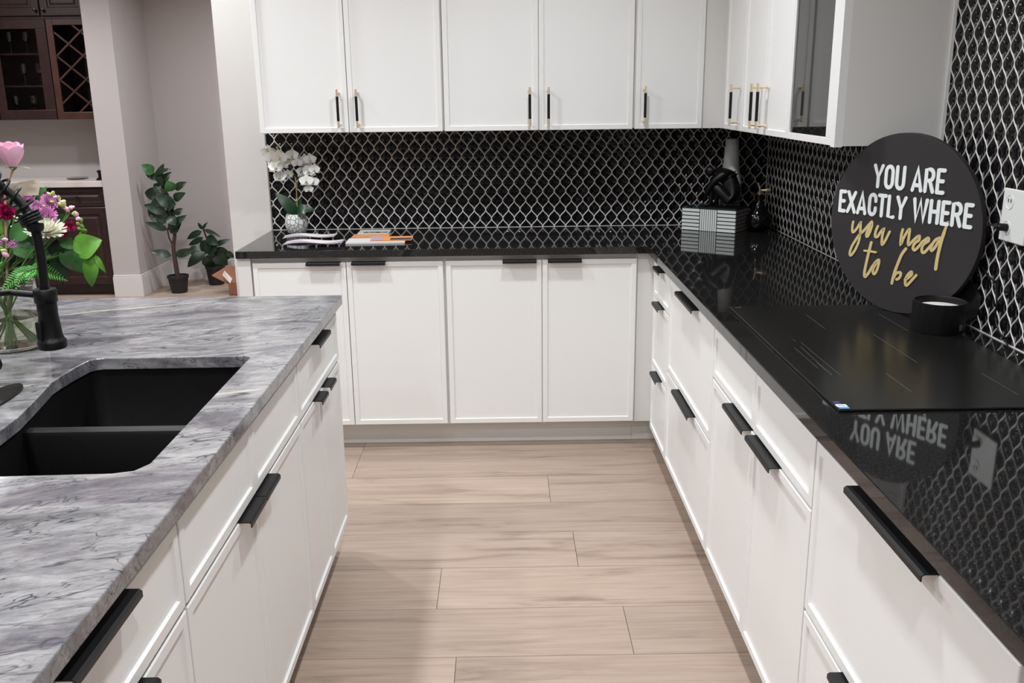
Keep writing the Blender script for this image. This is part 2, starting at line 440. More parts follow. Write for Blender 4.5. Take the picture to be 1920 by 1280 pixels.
wb = struct('wall_back', B().box((WL, YW, 0), (XW+.2, YW+.14, CEIL)), 'wallw')
X0T = -1.762
for nm, bb in (('backing', B().box((X0T, YW-.0007, H), (XW-.004, YW+.002, ZU+.02))),):
    build(nm, bb, 'tile', wb)
tile_wall(wb, X0T, XW-.006, H, lambda u: ZU+.012, lambda u, z, d: (u, YW-d, z), 0, lambda c: abs(c[0]+.75)+2*abs(c[1]-1.15), phase=X0T+.01)
build('edge_trim', B().box((X0T-.006, YW-.010, H), (X0T, YW, ZU)), 'steel', wb)
build('counter_joint', B().box((X0T, YW-.008, H), (XW-.01, YW-.0035, H+.0018)), 'grout', wb)
wr = struct('wall_right', B().box((XW, -7.6, 0), (XW+.12, YW+.14, CEIL)), 'wallw')
build('backing', B().box((XW-.0007, -3.5, H), (XW+.002, YW-.001, 2.44)), 'tile', wr)
def rtop(u): return ZU+.012 if u < -UE+.008 else 2.42     # u = -y
tile_wall(wr, -YW+.006, 3.45, H, rtop, lambda u, z, d: (XW-d, -u, z), -PI/2, lambda c: abs(c[0]-1.5)*2.2+abs(c[1]-1.35), phase=.02, hw_=.0022, hh=.0030)
build('counter_joint', B().box((XW-.0075, -3.45, H), (XW-.0035, YW-.01, H+.0022)), 'grout', wr)
build('edge_trim', B().box((XW-.012, UE-.0085, ZU-.0), (XW, UE-.0015, 2.42)), 'door', wr)
build('corner_joint', B().box((XW-.008, YW-.008, H), (XW-.003, YW-.003, ZU)), 'grout', wr)
build('top_trim', B().box((XW-.012, -3.45, 2.42), (XW, UE, 2.44)), 'trim', wr)

struct('wall_rear', B().box((-6.2, -7.7, 0), (XW+.2, -7.6, CEIL)), 'wall')
struct('wall_left', B().box((-6.3, -7.6, 0), (-6.2, 4.3, CEIL)), 'wall')
struct('wall_hall', B().box((-3.57, 4.10, 0), (-.6, 4.2, CEIL)), 'wall')
struct('wall_pillar', B().box((-3.772, 3.42, 0), (-3.56, 4.2, CEIL)), 'wall')
struct('wall_bar', B().box((-6.2, 3.87, 0), (-3.77, 4.0, CEIL)), 'wall')
struct('wall_hall_right', B().box((-1.3, YW+.14, 0), (-1.2, 4.1, CEIL)), 'wall')
def skirting(name, a, b_, hgt=.178):
    bb = B().box((a[0], a[1], 0), (b_[0], b_[1], hgt-.018), .002)
    cx0, cx1 = sorted((a[0], b_[0])); cy0, cy1 = sorted((a[1], b_[1]))
    bb.box((cx0+.003, cy0+.003, hgt-.018), (cx1-.003, cy1-.003, hgt), .003)
    struct(name, bb, 'trim')
skirting('baseboard_pillar', (-3.776, 3.402), (-3.543, 3.42))
skirting('baseboard_hall_left', (-3.56, 3.405), (-3.542, 4.10))
skirting('baseboard_hall', (-3.545, 4.082), (-1.3, 4.10))

# ---------------------------------------------------------------- cabinets
def P(plane, a, d, z):
    """point on a cabinet front: a along, d out towards the room, z"""
    if plane[0] == 'y': return (a, plane[1]-d, z)          # faces -y
    if plane[0] == 'x': return (plane[1]-d, a, z)          # faces -x
    return (plane[1]+d, a, z)                              # 'X' faces +x
def front(plane, a0, a1, z0, z1, fr=.021, th=.019, rec=.006):
    """slim-frame door: a raised frame of width fr round a recessed panel, one mesh"""
    b = B(); c = .0016
    rings = [(a0, a1, z0, z1, -th+0), (a0, a1, z0, z1, -c), (a0+c, a1-c, z0+c, z1-c, 0), (a0+fr, a1-fr, z0+fr, z1-fr, 0), (a0+fr+.0025, a1-fr-.0025, z0+fr+.0025, z1-fr-.0025, -rec)]
    vs = []; fs = []
    for (p, q, r, s_, d) in rings: vs += [P(plane, p, d, r), P(plane, q, d, r), P(plane, q, d, s_), P(plane, p, d, s_)]
    for i in range(len(rings)-1):
        for k in range(4): fs.append((i*4+k, i*4+(k+1) % 4, (i+1)*4+(k+1) % 4, (i+1)*4+k))
    m = (len(rings)-1)*4; fs.append((m, m+1, m+2, m+3)); fs.append((3, 2, 1, 0))
    return b.add(vs, fs)
def tab(plane, ac, ln, z):
    """edge pull: plate over the door top, projecting out with a small turned-down lip"""
    prof = [(-.016, .0), (-.016, .0022), (.021, .0022), (.0255, -.0015), (.0255, -.0105), (.0233, -.0105), (.0233, -.0022), (.020, .0)]
    b = B(); vs = []; n = len(prof)
    for a in (ac-ln/2, ac+ln/2):
        for d, zz in prof: vs.append(P(plane, a, d, z+zz))
    fs = [(i, (i+1) % n, (i+1) % n+n, i+n) for i in range(n)]+[tuple(range(n)), tuple(range(n, 2*n))[::-1]]
    return b.add(vs, fs)
def bar_pull(plane, a, z0, z1, par, r=.0055, off=.036):
    """brass bar pull with a black knurled middle"""
    h = z1-z0
    o = build('handle', B().tube([P(plane, a, off, z0+.030), P(plane, a, off, z1-.030)], r*1.1, 12), 'black_pull', par, True)
    for z, p, q in ((z0+.014, z0, z0+.032), (z1-.014, z1-.032, z1)):
        b = B().tube([P(plane, a, off, p), P(plane, a, off, q)], r, 12)
        b.tube([P(plane, a, off, z), P(plane, a, .0035, z), P(plane, a, .003, z), P(plane, a, .0, z)], [r*.75, r*.75, r*1.3, r*1.3], 12)
        build('handle_end', b, 'brass', par, True)
def cabinet(name, label, cat, plane, a0, a1, z0, z1, depth, fronts, group=None, toe=None, inset=0.0):
    """fronts: list of dicts(kind,a0,a1,z0,z1,pull=(centre,length) | bar=(a,z0,z1))"""
    ac = (a0+a1)/2; loc = P(plane, ac, -depth/2, 0 if z0 < .5 else z0)
    t = thing(name, label, cat, loc, group)
    p, q = P(plane, a0, -.0195, z0), P(plane, a1, -depth, z1)
    build('body', B().box(p, q), 'body', t)
    if toe: build('toe_kick', B().box(P(plane, a0, -toe, 0.001), P(plane, a1, -depth, z0)), 'body', t)
    for f in fronts:
        d = build(f['kind'], front(plane, f['a0'], f['a1'], f['z0'], f['z1'], f.get('fr', .021)), 'door', t)
        if 'pull' in f:
            build('handle', tab(plane, f['pull'][0], f['pull'][1], f['z1']), 'black_pull', d)
        if 'bar' in f: bar_pull(plane, *f['bar'], d)
    return t
G = .0018
PB = ('y', 0.)
bd = [-1.7128, -1.3076, -.8868, -.4688, -.0561]
def two_doors(a, m, b_, z0, z1, e=.006, pulls=None, bars=None, g=.0015):
    f1 = dict(kind='door', a0=a+e, a1=m-g, z0=z0, z1=z1); f2 = dict(kind='door', a0=m+g, a1=b_-e, z0=z0, z1=z1)
    if pulls: f1['pull'], f2['pull'] = pulls
    if bars: f1['bar'], f2['bar'] = bars
    return [f1, f2]
cabinet('base_cabinet', 'white two-door base cabinet under the orchid end of the black counter', 'cabinet', PB, bd[0], bd[2], .116, .882, .60,
        two_doors(bd[0], bd[1], bd[2], ZB, ZT, pulls=((-1.402, .145), (-1.209, .145))), 'base cabinets on the back wall', toe=.09)
cabinet('base_cabinet', 'white two-door base cabinet nearest the inner corner of the back run', 'cabinet', PB, bd[2], bd[4], .116, .882, .60,
        two_doors(bd[2], bd[3], bd[4], ZB, ZT, pulls=((-.565, .145), (-.372, .145))), 'base cabinets on the back wall', toe=.09)
o = build('filler_panel', B().box((-1.770, -.004, 0.001), (bd[0]-.0005, .60, .882), .001), 'body'); tag(o, 'white end panel closing the back base run beside the hall', 'panel')
o = build('filler_panel', B().box((bd[4]+.0005, .0165, .116), (.0195, .60, .882)).box((bd[4]+.0005, .09, .001), (.09, .60, .116)).box((.0195, -.068, .116), (.10, .60, .882)).box((.09, -.068, .001), (.12, .60, .116)), 'body')
tag(o, 'white filler strip in the inside corner between the two base runs', 'panel')

PR = ('x', 0.)
def drawer(a, b_, z0, z1, ln, kind='drawer', c=None):
    return dict(kind=kind, a0=a, a1=b_, z0=z0, z1=z1, pull=((a+b_)/2 if c is None else c, ln))
e = .004
y1, y2, y3m, y3, y4 = -.4549, -1.2179, -1.6873, -2.1464, -2.9099
cabinet('base_cabinet', 'narrow white three-drawer base cabinet in the right run beside the corner', 'cabinet', PR, y1, -.070, .116, .882, .64,
        [drawer(y1+e, -.076, .7175, ZT, .15), drawer(y1+e, -.076, .417, .711, .15), drawer(y1+e, -.076, ZB, .4105, .15)], 'base cabinets on the right wall', toe=.09)
cabinet('base_cabinet', 'white base cabinet with two deep drawers between narrow stack and cooktop unit', 'cabinet', PR, y2, y1, .116, .882, .64,
        [drawer(y2+e, y1-e, .5, ZT, .30), drawer(y2+e, y1-e, ZB, .4925, .30)], 'base cabinets on the right wall', toe=.09)
zg = .7064
cabinet('base_cabinet', 'white base cabinet under the cooktop with two blank fronts over two doors', 'cabinet', PR, y3, y2, .116, .882, .64,
        [dict(kind='drawer_front', a0=y3m+.002, a1=y2-e, z0=zg+.004, z1=ZT), dict(kind='drawer_front', a0=y3+e, a1=y3m-.002, z0=zg+.004, z1=ZT),
         dict(kind='door', a0=y3m+.002, a1=y2-e, z0=ZB, z1=zg-.004, pull=(-1.563, .215)), dict(kind='door', a0=y3+e, a1=y3m-.002, z0=ZB, z1=zg-.004, pull=(-1.812, .215))],
        'base cabinets on the right wall', toe=.09)
cabinet('base_cabinet', 'white base cabinet with two deep drawers at the near end of right run', 'cabinet', PR, y4, y3, .116, .882, .64,
        [drawer(y4+e, y3-e, .4838, ZT, .315), drawer(y4+e, y3-e, ZB, .4760, .315)], 'base cabinets on the right wall', toe=.09)

PX = ('X', XI)
i1, i1m, i2, i3 = -1.5468, -1.2351, -2.0055, -2.4711
i4 = i3-.615; zi = .6986
IB = .80
cabinet('island_cabinet', 'white island cabinet at the far end, one drawer over two doors', 'cabinet', PX, i1, YI, .116, .882, IB,
        [drawer(i1+e, YI-.003, zi+.004, ZT, .17, c=-1.262), dict(kind='door', a0=i1m+.0015, a1=YI-.003, z0=ZB, z1=zi-.004, pull=(-1.185, .095)), dict(kind='door', a0=i1+e, a1=i1m-.0015, z0=ZB, z1=zi-.004, pull=(-1.318, .095))],
        'island cabinets', toe=.085)
cabinet('island_cabinet', 'white sink cabinet in the island, two blank fronts over two doors', 'cabinet', PX, i3, i1, .116, .60, IB,
        [dict(kind='drawer_front', a0=i2+.002, a1=i1-e, z0=zi+.004, z1=ZT), dict(kind='drawer_front', a0=i3+e, a1=i2-.002, z0=zi+.004, z1=ZT),
         dict(kind='door', a0=i2+.0015, a1=i1-e, z0=ZB, z1=zi-.004, pull=(-1.952, .125)), dict(kind='door', a0=i3+e, a1=i2-.0015, z0=ZB, z1=zi-.004, pull=(-2.082, .125))],
        'island cabinets', toe=.085)
sinkcab = [o for o in bpy.data.objects if o.get('label', '').startswith('white sink cabinet')][0]
build('front_rail', B().box((XI-.0195, i3, .60), (XI-.04, i1, .882)), 'body', sinkcab)
cabinet('island_cabinet', 'white island cabinet nearest the camera with one drawer over two doors', 'cabinet', PX, i4, i3, .116, .882, IB,
        [drawer(i4+e, i3-e, zi+.004, ZT, .215, c=-2.80), dict(kind='door', a0=(i3+i4)/2+.0015, a1=i3-e, z0=ZB, z1=zi-.004, pull=(-2.715, .095)), dict(kind='door', a0=i4+e, a1=(i3+i4)/2-.0015, z0=ZB, z1=zi-.004, pull=(-2.84, .095))],
        'island cabinets', toe=.085)

# uppers
PU = ('y', YU)
ud = [-1.7165, -1.3144, -.8928, -.4682, -.0430, .2631]
DU = YW-YU-.012
def bars(z=1.408): return z, z+.165
for a, m, b_, lab in ((ud[0], ud[1], ud[2], 'white two-door wall cabinet above the orchid at the left end'), (ud[2], ud[3], ud[4], 'white two-door wall cabinet in the middle of the back wall')):
    cabinet('wall_cabinet', lab, 'cabinet', PU, a, b_, ZU+.004, HI, DU, two_doors(a, m, b_, ZU, HI, .005, bars=((m-.040, 1.408, 1.573), (m+.043, 1.408, 1.573))), 'wall cabinets on the back wall')
cabinet('wall_cabinet', 'white single-door wall cabinet beside the inner corner, handle at left', 'cabinet', PU, ud[4], ud[5], ZU+.004, HI, DU,
        [dict(kind='door', a0=ud[4]+.005, a1=ud[5]-.002, z0=ZU, z1=HI, bar=(ud[4]+.044, 1.408, 1.573))], 'wall cabinets on the back wall')
o = build('filler_panel', B().box((ud[5]+.0005, YU+.012, ZU), (XU+.018, YU+.030, HI)).box((XU+.006, .262, ZU), (XU+.018, YU+.012, HI)), 'body'); tag(o, 'white filler strip in the inside corner between the wall cabinets', 'panel')
PQ = ('x', XU); DR = XW-XU-.012
cabinet('wall_cabinet', 'white single-door wall cabinet on the right wall beside the corner', 'cabinet', PQ, -.054, .260, ZU+.004, HI, DR,
        [dict(kind='door', a0=-.050, a1=.256, z0=ZU, z1=HI, bar=(-.004, 1.408, 1.573))], 'wall cabinets on the right wall')
cabinet('wall_cabinet', 'white two-door wall cabinet on the right wall with paired brass pulls', 'cabinet', PQ, -.681, -.0545, ZU+.004, HI, DR,
        two_doors(-.681, -.366, -.0545, ZU, HI, .003, bars=((-.412, 1.408, 1.573), (-.322, 1.408, 1.573))), 'wall cabinets on the right wall')
# glass-door unit
t = thing('glass_cabinet', 'white wall cabinet with dark glass door at the near end of run', 'cabinet', ((XU+XW)/2, -.9, ZU), 'wall cabinets on the right wall')
build('body', B().box((XU+.0195, UE, ZU+.002), (XW-.013, -.6815, HI)), 'body', t)
fb = B(); A0, A1, F, FZ = -1.116, -.6825, .020, .022
d_ = build('door', B().box((XU, A0, ZU), (XU+.019, A1, ZU+FZ), .0012).box((XU, A0, HI-FZ), (XU+.019, A1, HI), .0012).box((XU, A0, ZU+FZ), (XU+.019, A0+.050, HI-FZ), .0012).box((XU, A1-F+.004, ZU+FZ), (XU+.019, A1, HI-FZ), .0012), 'door', t)
build('glass_pane', B().box((XU+.006, A0+.050, ZU+FZ), (XU+.010, A1-F+.004, HI-FZ)), 'glassblk', d_)
build('end_filler', B().box((XU-.004, UE-.0008, ZU-.003), (XU+.0195, A0-.009, HI)), 'door', t)
build('side_panel', B().box((XU+.0195, UE-.001, ZU), (XW-.0085, UE+.004, HI)), 'body', t)

# ---------------------------------------------------------------- counters
XL = -1.770
poly = [(XL, -OV), (-OV, -OV), (-OV, -3.45), (XW-.001, -3.45), (XW-.001, YW-.001), (XL, YW-.001)]
o = build('countertop', B().prism(poly, H-T, H), 'granite')
mod = o.modifiers.new('bevel', 'BEVEL'); mod.width = .0016; mod.segments = 2; mod.limit_method = 'ANGLE'; mod.angle_limit = 1.2
tag(o, 'polished black granite worktop running along the back and right walls', 'countertop')
def smooth_loop(pts, n=4):
    out = []; m = len(pts)
    for i in range(m):
        p0, p1, p2, p3 = [Vector((*pts[(i+k-1) % m], 0)) for k in range(4)]
        for j in range(n):
            t_ = j/n
            q = .5*((2*p1)+(-p0+p2)*t_+(2*p0-5*p1+4*p2-p3)*t_*t_+(-p0+3*p1-3*p2+p3)*t_**3)
            out.append((q.x, q.y))
    return out
curve = [(-1.640, -1.650), (-1.658, -1.655), (-1.671, -1.672), (-1.678, -1.735), (-1.681, -1.80), (-1.680, -1.85), (-1.668, -1.91), (-1.652, -1.996), (-1.637, -2.085), (-1.632, -2.17)]
cut = [(-1.271, -1.665), (-1.277, -1.652), (-1.292, -1.646)]+curve+[(-1.631, -2.33), (-1.622, -2.372), (-1.590, -2.393), (-1.56, -2.396)]+[(-1.320, -2.389), (-1.285, -2.378), (-1.268, -2.345)]
XC = XI+.019; YC = YI+.019
ip = [(XC, -3.16), (XC, YC), (-2.42, YC), (-2.42, -3.16)]
o = build('island_countertop', B().prism(ip, H-T, H, [cut[::-1]]), 'marble')
mod = o.modifiers.new('bevel', 'BEVEL'); mod.width = .003; mod.segments = 3; mod.limit_method = 'ANGLE'; mod.angle_limit = 1.0
tag(o, 'grey veined marble island worktop with a sink cut-out', 'countertop')
o = build('back_board', B().box((-2.02, i4, 0.001), (-2.0, YI, .882)), 'body'); tag(o, 'white back panel of the island under the marble', 'panel')
# sink
sk = thing('kitchen_sink', 'black composite double-bowl sink under the grey marble', 'sink', (-1.46, -2.0, .66))
def off(loop, d):
    m = len(loop); c = Vector((sum(p[0] for p in loop)/m, sum(p[1] for p in loop)/m)); out = []
    for i in range(m):
        a, b_ = Vector(loop[i-1]), Vector(loop[(i+1) % m]); t_ = (b_-a).normalized(); n_ = Vector((t_.y, -t_.x))
        if n_.dot(Vector(loop[i])-c) < 0: n_ = -n_
        out.append((loop[i][0]+n_.x*d, loop[i][1]+n_.y*d))
    return out
l0 = off(cut, .006); l1 = off(cut, -.012); l2 = off(cut, -.05); lo = off(cut, .022)
zt_ = H-T-.0008; b = B(); n = len(cut); vs = []
for lp, z in ((lo, zt_-.012), (lo, zt_), (l0, zt_), (l0, .70), (l1, .672), (l2, .664)): vs += [(x, y, z) for x, y in lp]
fs = [(r*n+i, r*n+(i+1) % n, (r+1)*n+(i+1) % n, (r+1)*n+i) for r in range(5) for i in range(n)]; fs.append(tuple(5*n+i for i in range(n)))
b.add(vs, fs); build('bowl', b, 'sink', sk, True, fix=False)
build('divider', B().box((-1.655, -2.062, .667), (-1.262, -2.024, .872), .012), 'sink', sk, True)
for cy_ in (-1.84, -2.23):
    build('drain', B().lathe([(.0, .668), (.012, .668), (.03, .666), (.043, .669), (.045, .672), (.045, .6645)], 24, (-1.45, cy_, 0)), 'matte', sk, True)

# faucet
fa = thing('kitchen_faucet', 'matte black pull-down faucet with spring hose beside the sink', 'faucet', (-1.755, -2.0, H))
el = [(-1.745+.036*math.cos(2*PI*k/36)*1.0, -2.0+.130*math.copysign(abs(math.sin(2*PI*k/36))**.8, math.sin(2*PI*k/36))) for k in range(36)]
o = build('deck_plate', B().prism(el, H, H+.006), 'matte', fa); mm = o.modifiers.new('b', 'BEVEL'); mm.width = .003; mm.segments = 2; mm.limit_method = 'ANGLE'
CX, CY = -1.775, -2.03
build('column', B().lathe([(.027, .92), (.027, .925), (.022, .935), (.020, 1.02), (.015, 1.03), (.015, 1.33), (.017, 1.335), (.017, 1.37)], 24, (CX, CY, 0), cap=True), 'matte', fa, True)
hd = build('lever', B().tube([(CX, CY+.0, .985), (-1.757, -1.93, .985)], .019, 20), 'matte', fa, True)
build('lever_rod', B().tube([(-1.768, -1.935, .99), (-1.7735, -1.925, 1.09)], .005, 10), 'matte', hd, True)
SX, SY = -1.700, -1.780
build('support_arm', B().tube([(CX, CY, 1.135), (-1.79, -1.86, 1.125), (-1.772, -1.80, 1.117), (SX-.01, SY, 1.105)], .0075, 14), 'matte', fa, True)
build('arm_clip', B().lathe([(.024, 1.088), (.0255, 1.091), (.0255, 1.118), (.023, 1.121), (.0, 1.121)], 24, (SX, SY, 0)), 'matte', fa, True)
hose_pts = []
ctl = [(CX, CY, 1.36), (CX+.004, CY+.02, 1.44), (-1.790, -1.93, 1.475), (-1.790, -1.84, 1.42), (-1.764, -1.79, 1.362), (-1.729, -1.78, 1.326), (-1.708, -1.78, 1.285), (-1.700, -1.78, 1.25), (-1.697, -1.78, 1.18), (SX, SY, 1.12)]
def cr(pts, n=8):
    out = []; m = len(pts); pts = [Vector(p) for p in pts]
    for i in range(m-1):
        p0 = pts[max(i-1, 0)]; p1 = pts[i]; p2 = pts[i+1]; p3 = pts[min(i+2, m-1)]
        for j in range(n):
            t_ = j/n; out.append(.5*((2*p1)+(-p0+p2)*t_+(2*p0-5*p1+4*p2-p3)*t_*t_+(-p0+3*p1-3*p2+p3)*t_**3))
    out.append(pts[-1]); return out
path = cr(ctl, 10)
build('hose', B().tube(path, .0105, 14), 'matte', fa, True)
# spring coil over the arch: wide turns, then tight turns at its lower end
arc = cr([ctl[1], ctl[2], ctl[3], ctl[4], ctl[5], (-1.712, -1.78, 1.293), (-1.704, -1.78, 1.272)], 30)
L_ = [0]
for i in range(1, len(arc)): L_.append(L_[-1]+(arc[i]-arc[i-1]).length)
tot = L_[-1]; helix = []; ph = 0; s_ = 0; i = 0
nrm = Vector((0, 0, 1))
while s_ < tot:
    while i < len(L_)-2 and L_[i+1] < s_: i += 1
    f_ = (s_-L_[i])/max(L_[i+1]-L_[i], 1e-9); p = arc[i].lerp(arc[i+1], f_); tg = (arc[i+1]-arc[i]).normalized()
    nrm = (nrm-tg*nrm.dot(tg)).normalized(); bi = tg.cross(nrm)
    helix.append(p+(nrm*math.cos(ph)+bi*math.sin(ph))*.0225)
    pitch = .0062 if s_ > tot-.026 else .0285
    ph += .35; s_ += pitch*.35/(2*PI)
build('spring', B().tube(helix, .0034, 8), 'matte', fa, True)
build('spring_collar', B().lathe([(.0, 1.255), (.016, 1.255), (.019, 1.262), (.019, 1.272), (.0, 1.274)], 22, (-1.7005, -1.78, 0)), 'matte', fa, True)
sp = build('spray_head', B().lathe([(.0, 1.118), (.019, 1.118), (.0215, 1.112), (.0225, 1.07), (.0215, 1.066), (.0240, 1.03), (.0255, 1.008), (.028, 1.001), (.0315, .997), (.0322, .993), (.0322, .980), (.030, .978), (.0, .978)], 36, (SX, SY, 0)), 'matte', fa, True)
build('spray_button', B().box((SX-.020, SY-.0315, 1.003), (SX-.006, SY-.018, 1.048), .005), 'black_pull', sp, True)

# ---------------------------------------------------------------- cooktop
ct = thing('cooktop', 'black glass induction cooktop set into the black granite', 'cooktop', (.31, -1.66, H))
CT = H+.006
build('glass_top', B().box((.046, -2.130, H+.0005), (.574, -1.190, CT), .002), 'cook', ct)
mk = B()
def strip(p, q, wd, z=CT+.0002):
    p, q = Vector(p), Vector(q); t_ = (q-p).normalized(); n_ = Vector((-t_.y, t_.x))*wd/2
    mk.add([(*(p-n_), z), (*(q-n_), z), (*(q+n_), z), (*(p+n_), z)], [(0, 1, 2, 3)])
for a, b_ in (((.241, -1.311), (.241, -1.473)), ((.347, -1.536), (.347, -1.807)), ((.240, -1.889), (.240, -2.025)), ((.454, -1.899), (.454, -2.052)), ((.452, -1.31), (.452, -1.508))): strip(a, b_, .0014)
for a, b_ in (((.128, -1.56), (.118, -1.56)), ((.121, -1.58), (.121, -1.60)), ((.118, -1.65), (.113, -1.86)), ((.132, -1.61), (.132, -1.90)), ((.100, -1.66), (.100, -1.84))): strip(a, b_, .0010)
for k in range(9): strip((.113, -1.80-.011*k), (.113, -1.804-.011*k), .0045)
for k in range(3): strip((.062+.007*k, -1.205), (.066+.007*k, -1.205), .006)
build('printed_marks', mk, 'mark', ct, fix=False)
st = B().box((.049, -2.113, CT), (.071, -2.098, CT+.0006)); build('energy_sticker', st, 'plate', ct)
build('sticker_band', B().box((.050, -2.1235, CT), (.071, -2.1135, CT+.0006)), 'blue', ct)
build('sticker_corner', B().box((.0505, -2.0975, CT), (.064, -2.078, CT+.0005)), 'navy', ct)
ib = B()
for k in range(5): ib.box((.053+.0032*k, -2.107, CT+.0006), (.055+.0032*k, -2.1035, CT+.0009))
build('sticker_print', ib, 'ink', ct)

# ---------------------------------------------------------------- round sign
SR = .25478; sc = Vector((.49848, -1.28880, 1.17477)); su = Vector((.46686, -.88433, 0)); sn = Vector((-.88432, -.46686, -.00498)); sv = Vector((-.0044, -.00232, .99999))
sg_ = thing('round_sign', 'round black sign with white and gold words leaning on tiled wall', 'sign', sc-sv*SR-sn*.006)
TH = .019
def onsign(u, v, d=0.): return sc+su*u+sv*v+sn*d
b = B(); n = 96; vs = []
for r, d in ((SR-.001, -TH), (SR, -TH+.001), (SR, -.001), (SR-.001, 0)): vs += [onsign(r*math.cos(2*PI*k/n), r*math.sin(2*PI*k/n), d) for k in range(n)]
fs = [(r*n+i, r*n+(i+1) % n, (r+1)*n+(i+1) % n, (r+1)*n+i) for r in range(3) for i in range(n)]+[tuple(range(n))[::-1], tuple(3*n+i for i in range(n))]
build('board', b.add(vs, fs), 'signblk', sg_)
def disc2(b, u, v, r, d0, d1, n=10):
    vs = [onsign(u+r*math.cos(2*PI*k/n), v+r*math.sin(2*PI*k/n), d) for d in (d0, d1) for k in range(n)]
    b.add(vs, [(k, (k+1) % n, (k+1) % n+n, k+n) for k in range(n)]+[tuple(n+k for k in range(n))])
def ribbon(b, pts, wd, d0=.0, d1=.0016, round_=True):
    wd = wd if isinstance(wd, (list, tuple)) else [wd]*len(pts)
    P_ = [Vector(p) for p in pts]; m = len(P_); vs = []; fs = []
    for i in range(m):
        t_ = (P_[min(i+1, m-1)]-P_[max(i-1, 0)])
        t_ = t_.normalized() if t_.length > 1e-9 else Vector((1, 0))
        n_ = Vector((-t_.y, t_.x)); k = 1.
        if 0 < i < m-1:
            s1 = (P_[i]-P_[i-1]).normalized(); k = 1/max(abs(n_.dot(Vector((-s1.y, s1.x)))), .55)
        a, c = P_[i]-n_*wd[i]/2*k, P_[i]+n_*wd[i]/2*k
        vs += [onsign(a.x, a.y, d0), onsign(a.x, a.y, d1), onsign(c.x, c.y, d1), onsign(c.x, c.y, d0)]
    for i in range(m-1):
        for q in range(3): fs.append((i*4+q, i*4+q+1, (i+1)*4+q+1, (i+1)*4+q))
    fs += [(0, 1, 2, 3), ((m-1)*4+3, (m-1)*4+2, (m-1)*4+1, (m-1)*4)]
    b.add(vs, fs)
    if round_:
        for p, w_ in ((P_[0], wd[0]), (P_[-1], wd[-1])): disc2(b, p.x, p.y, w_/2, d0, d1+.00006*(1 if p is P_[0] else 2))
def arc(cx, cy, rx, ry, a0, a1, n=8): return [(cx+rx*math.cos(math.radians(a0+(a1-a0)*i/n)), cy+ry*math.sin(math.radians(a0+(a1-a0)*i/n))) for i in range(n+1)]
# condensed capitals in a unit box (x 0..w, y 0..1), strokes run along centre lines
k_ = .13
GL = {
 'Y': (.56, [[(.06, .93), (.28, .45), (.50, .93)], [(.28, .48), (.28, .07)]]),
 'O': (.54, [arc(.27, .70, .19, .23, 0, 180)+arc(.27, .30, .19, .23, 180, 360)+[(.46, .70)]]),
 'U': (.54, [[(.08, .93)]+arc(.27, .29, .19, .22, 180, 360)+[(.46, .93)]]),
 'A': (.58, [[(.07, .07), (.29, .93), (.51, .07)], [(.14, .27), (.44, .27)]]),
 'R': (.54, [[(.08, .07), (.08, .93)]+[(.24, .93)]+arc(.27, .71, .18, .22, 90, -90, 8)+[(.10, .49)], [(.30, .46), (.47, .07)]]),
 'E': (.44, [[(.08, .07), (.08, .93)], [(.08, .93), (.38, .93)], [(.08, .51), (.34, .51)], [(.08, .07), (.38, .07)]]),
 'X': (.54, [[(.06, .93), (.48, .07)], [(.48, .93), (.06, .07)]]),
 'C': (.52, [[(.45, .66)]+arc(.27, .70, .18, .23, 0, 180)+arc(.27, .30, .18, .23, 180, 360)+[(.45, .36)]]),
 'T': (.46, [[(.04, .93), (.42, .93)], [(.23, .90), (.23, .07)]]),
 'L': (.42, [[(.08, .93), (.08, .07), (.37, .07)]]),
 'W': (.80, [[(.07, .93), (.21, .07), (.40, .90), (.59, .07), (.73, .93)]]),
 'H': (.54, [[(.08, .93), (.08, .07)], [(.46, .93), (.46, .07)], [(.08, .51), (.46, .51)]]),
 ' ': (.20, []),
}
def caps(txt, u0, u1, v0, v1, nm):
    tw = sum(GL[c][0]+.075 for c in txt)-.075
    sx = (u1-u0)/tw; sy = v1-v0; x = 0
    for c in txt:
        w_, sts = GL[c]
        if sts:
            b = B()
            for i_, s_ in enumerate(sts): ribbon(b, [(u0+(x+p)*sx, v0+q*sy) for p, q in s_], .0108, 0, .0018+.00025*i_)
            build(nm, b, 'letter', sg_, fix=False)
        x += w_+.075
caps('YOU ARE', -.107, .130, .0955, .1645, 'letter')
caps('EXACTLY WHERE', -.2275, .2235, .0135, .0805, 'letter')
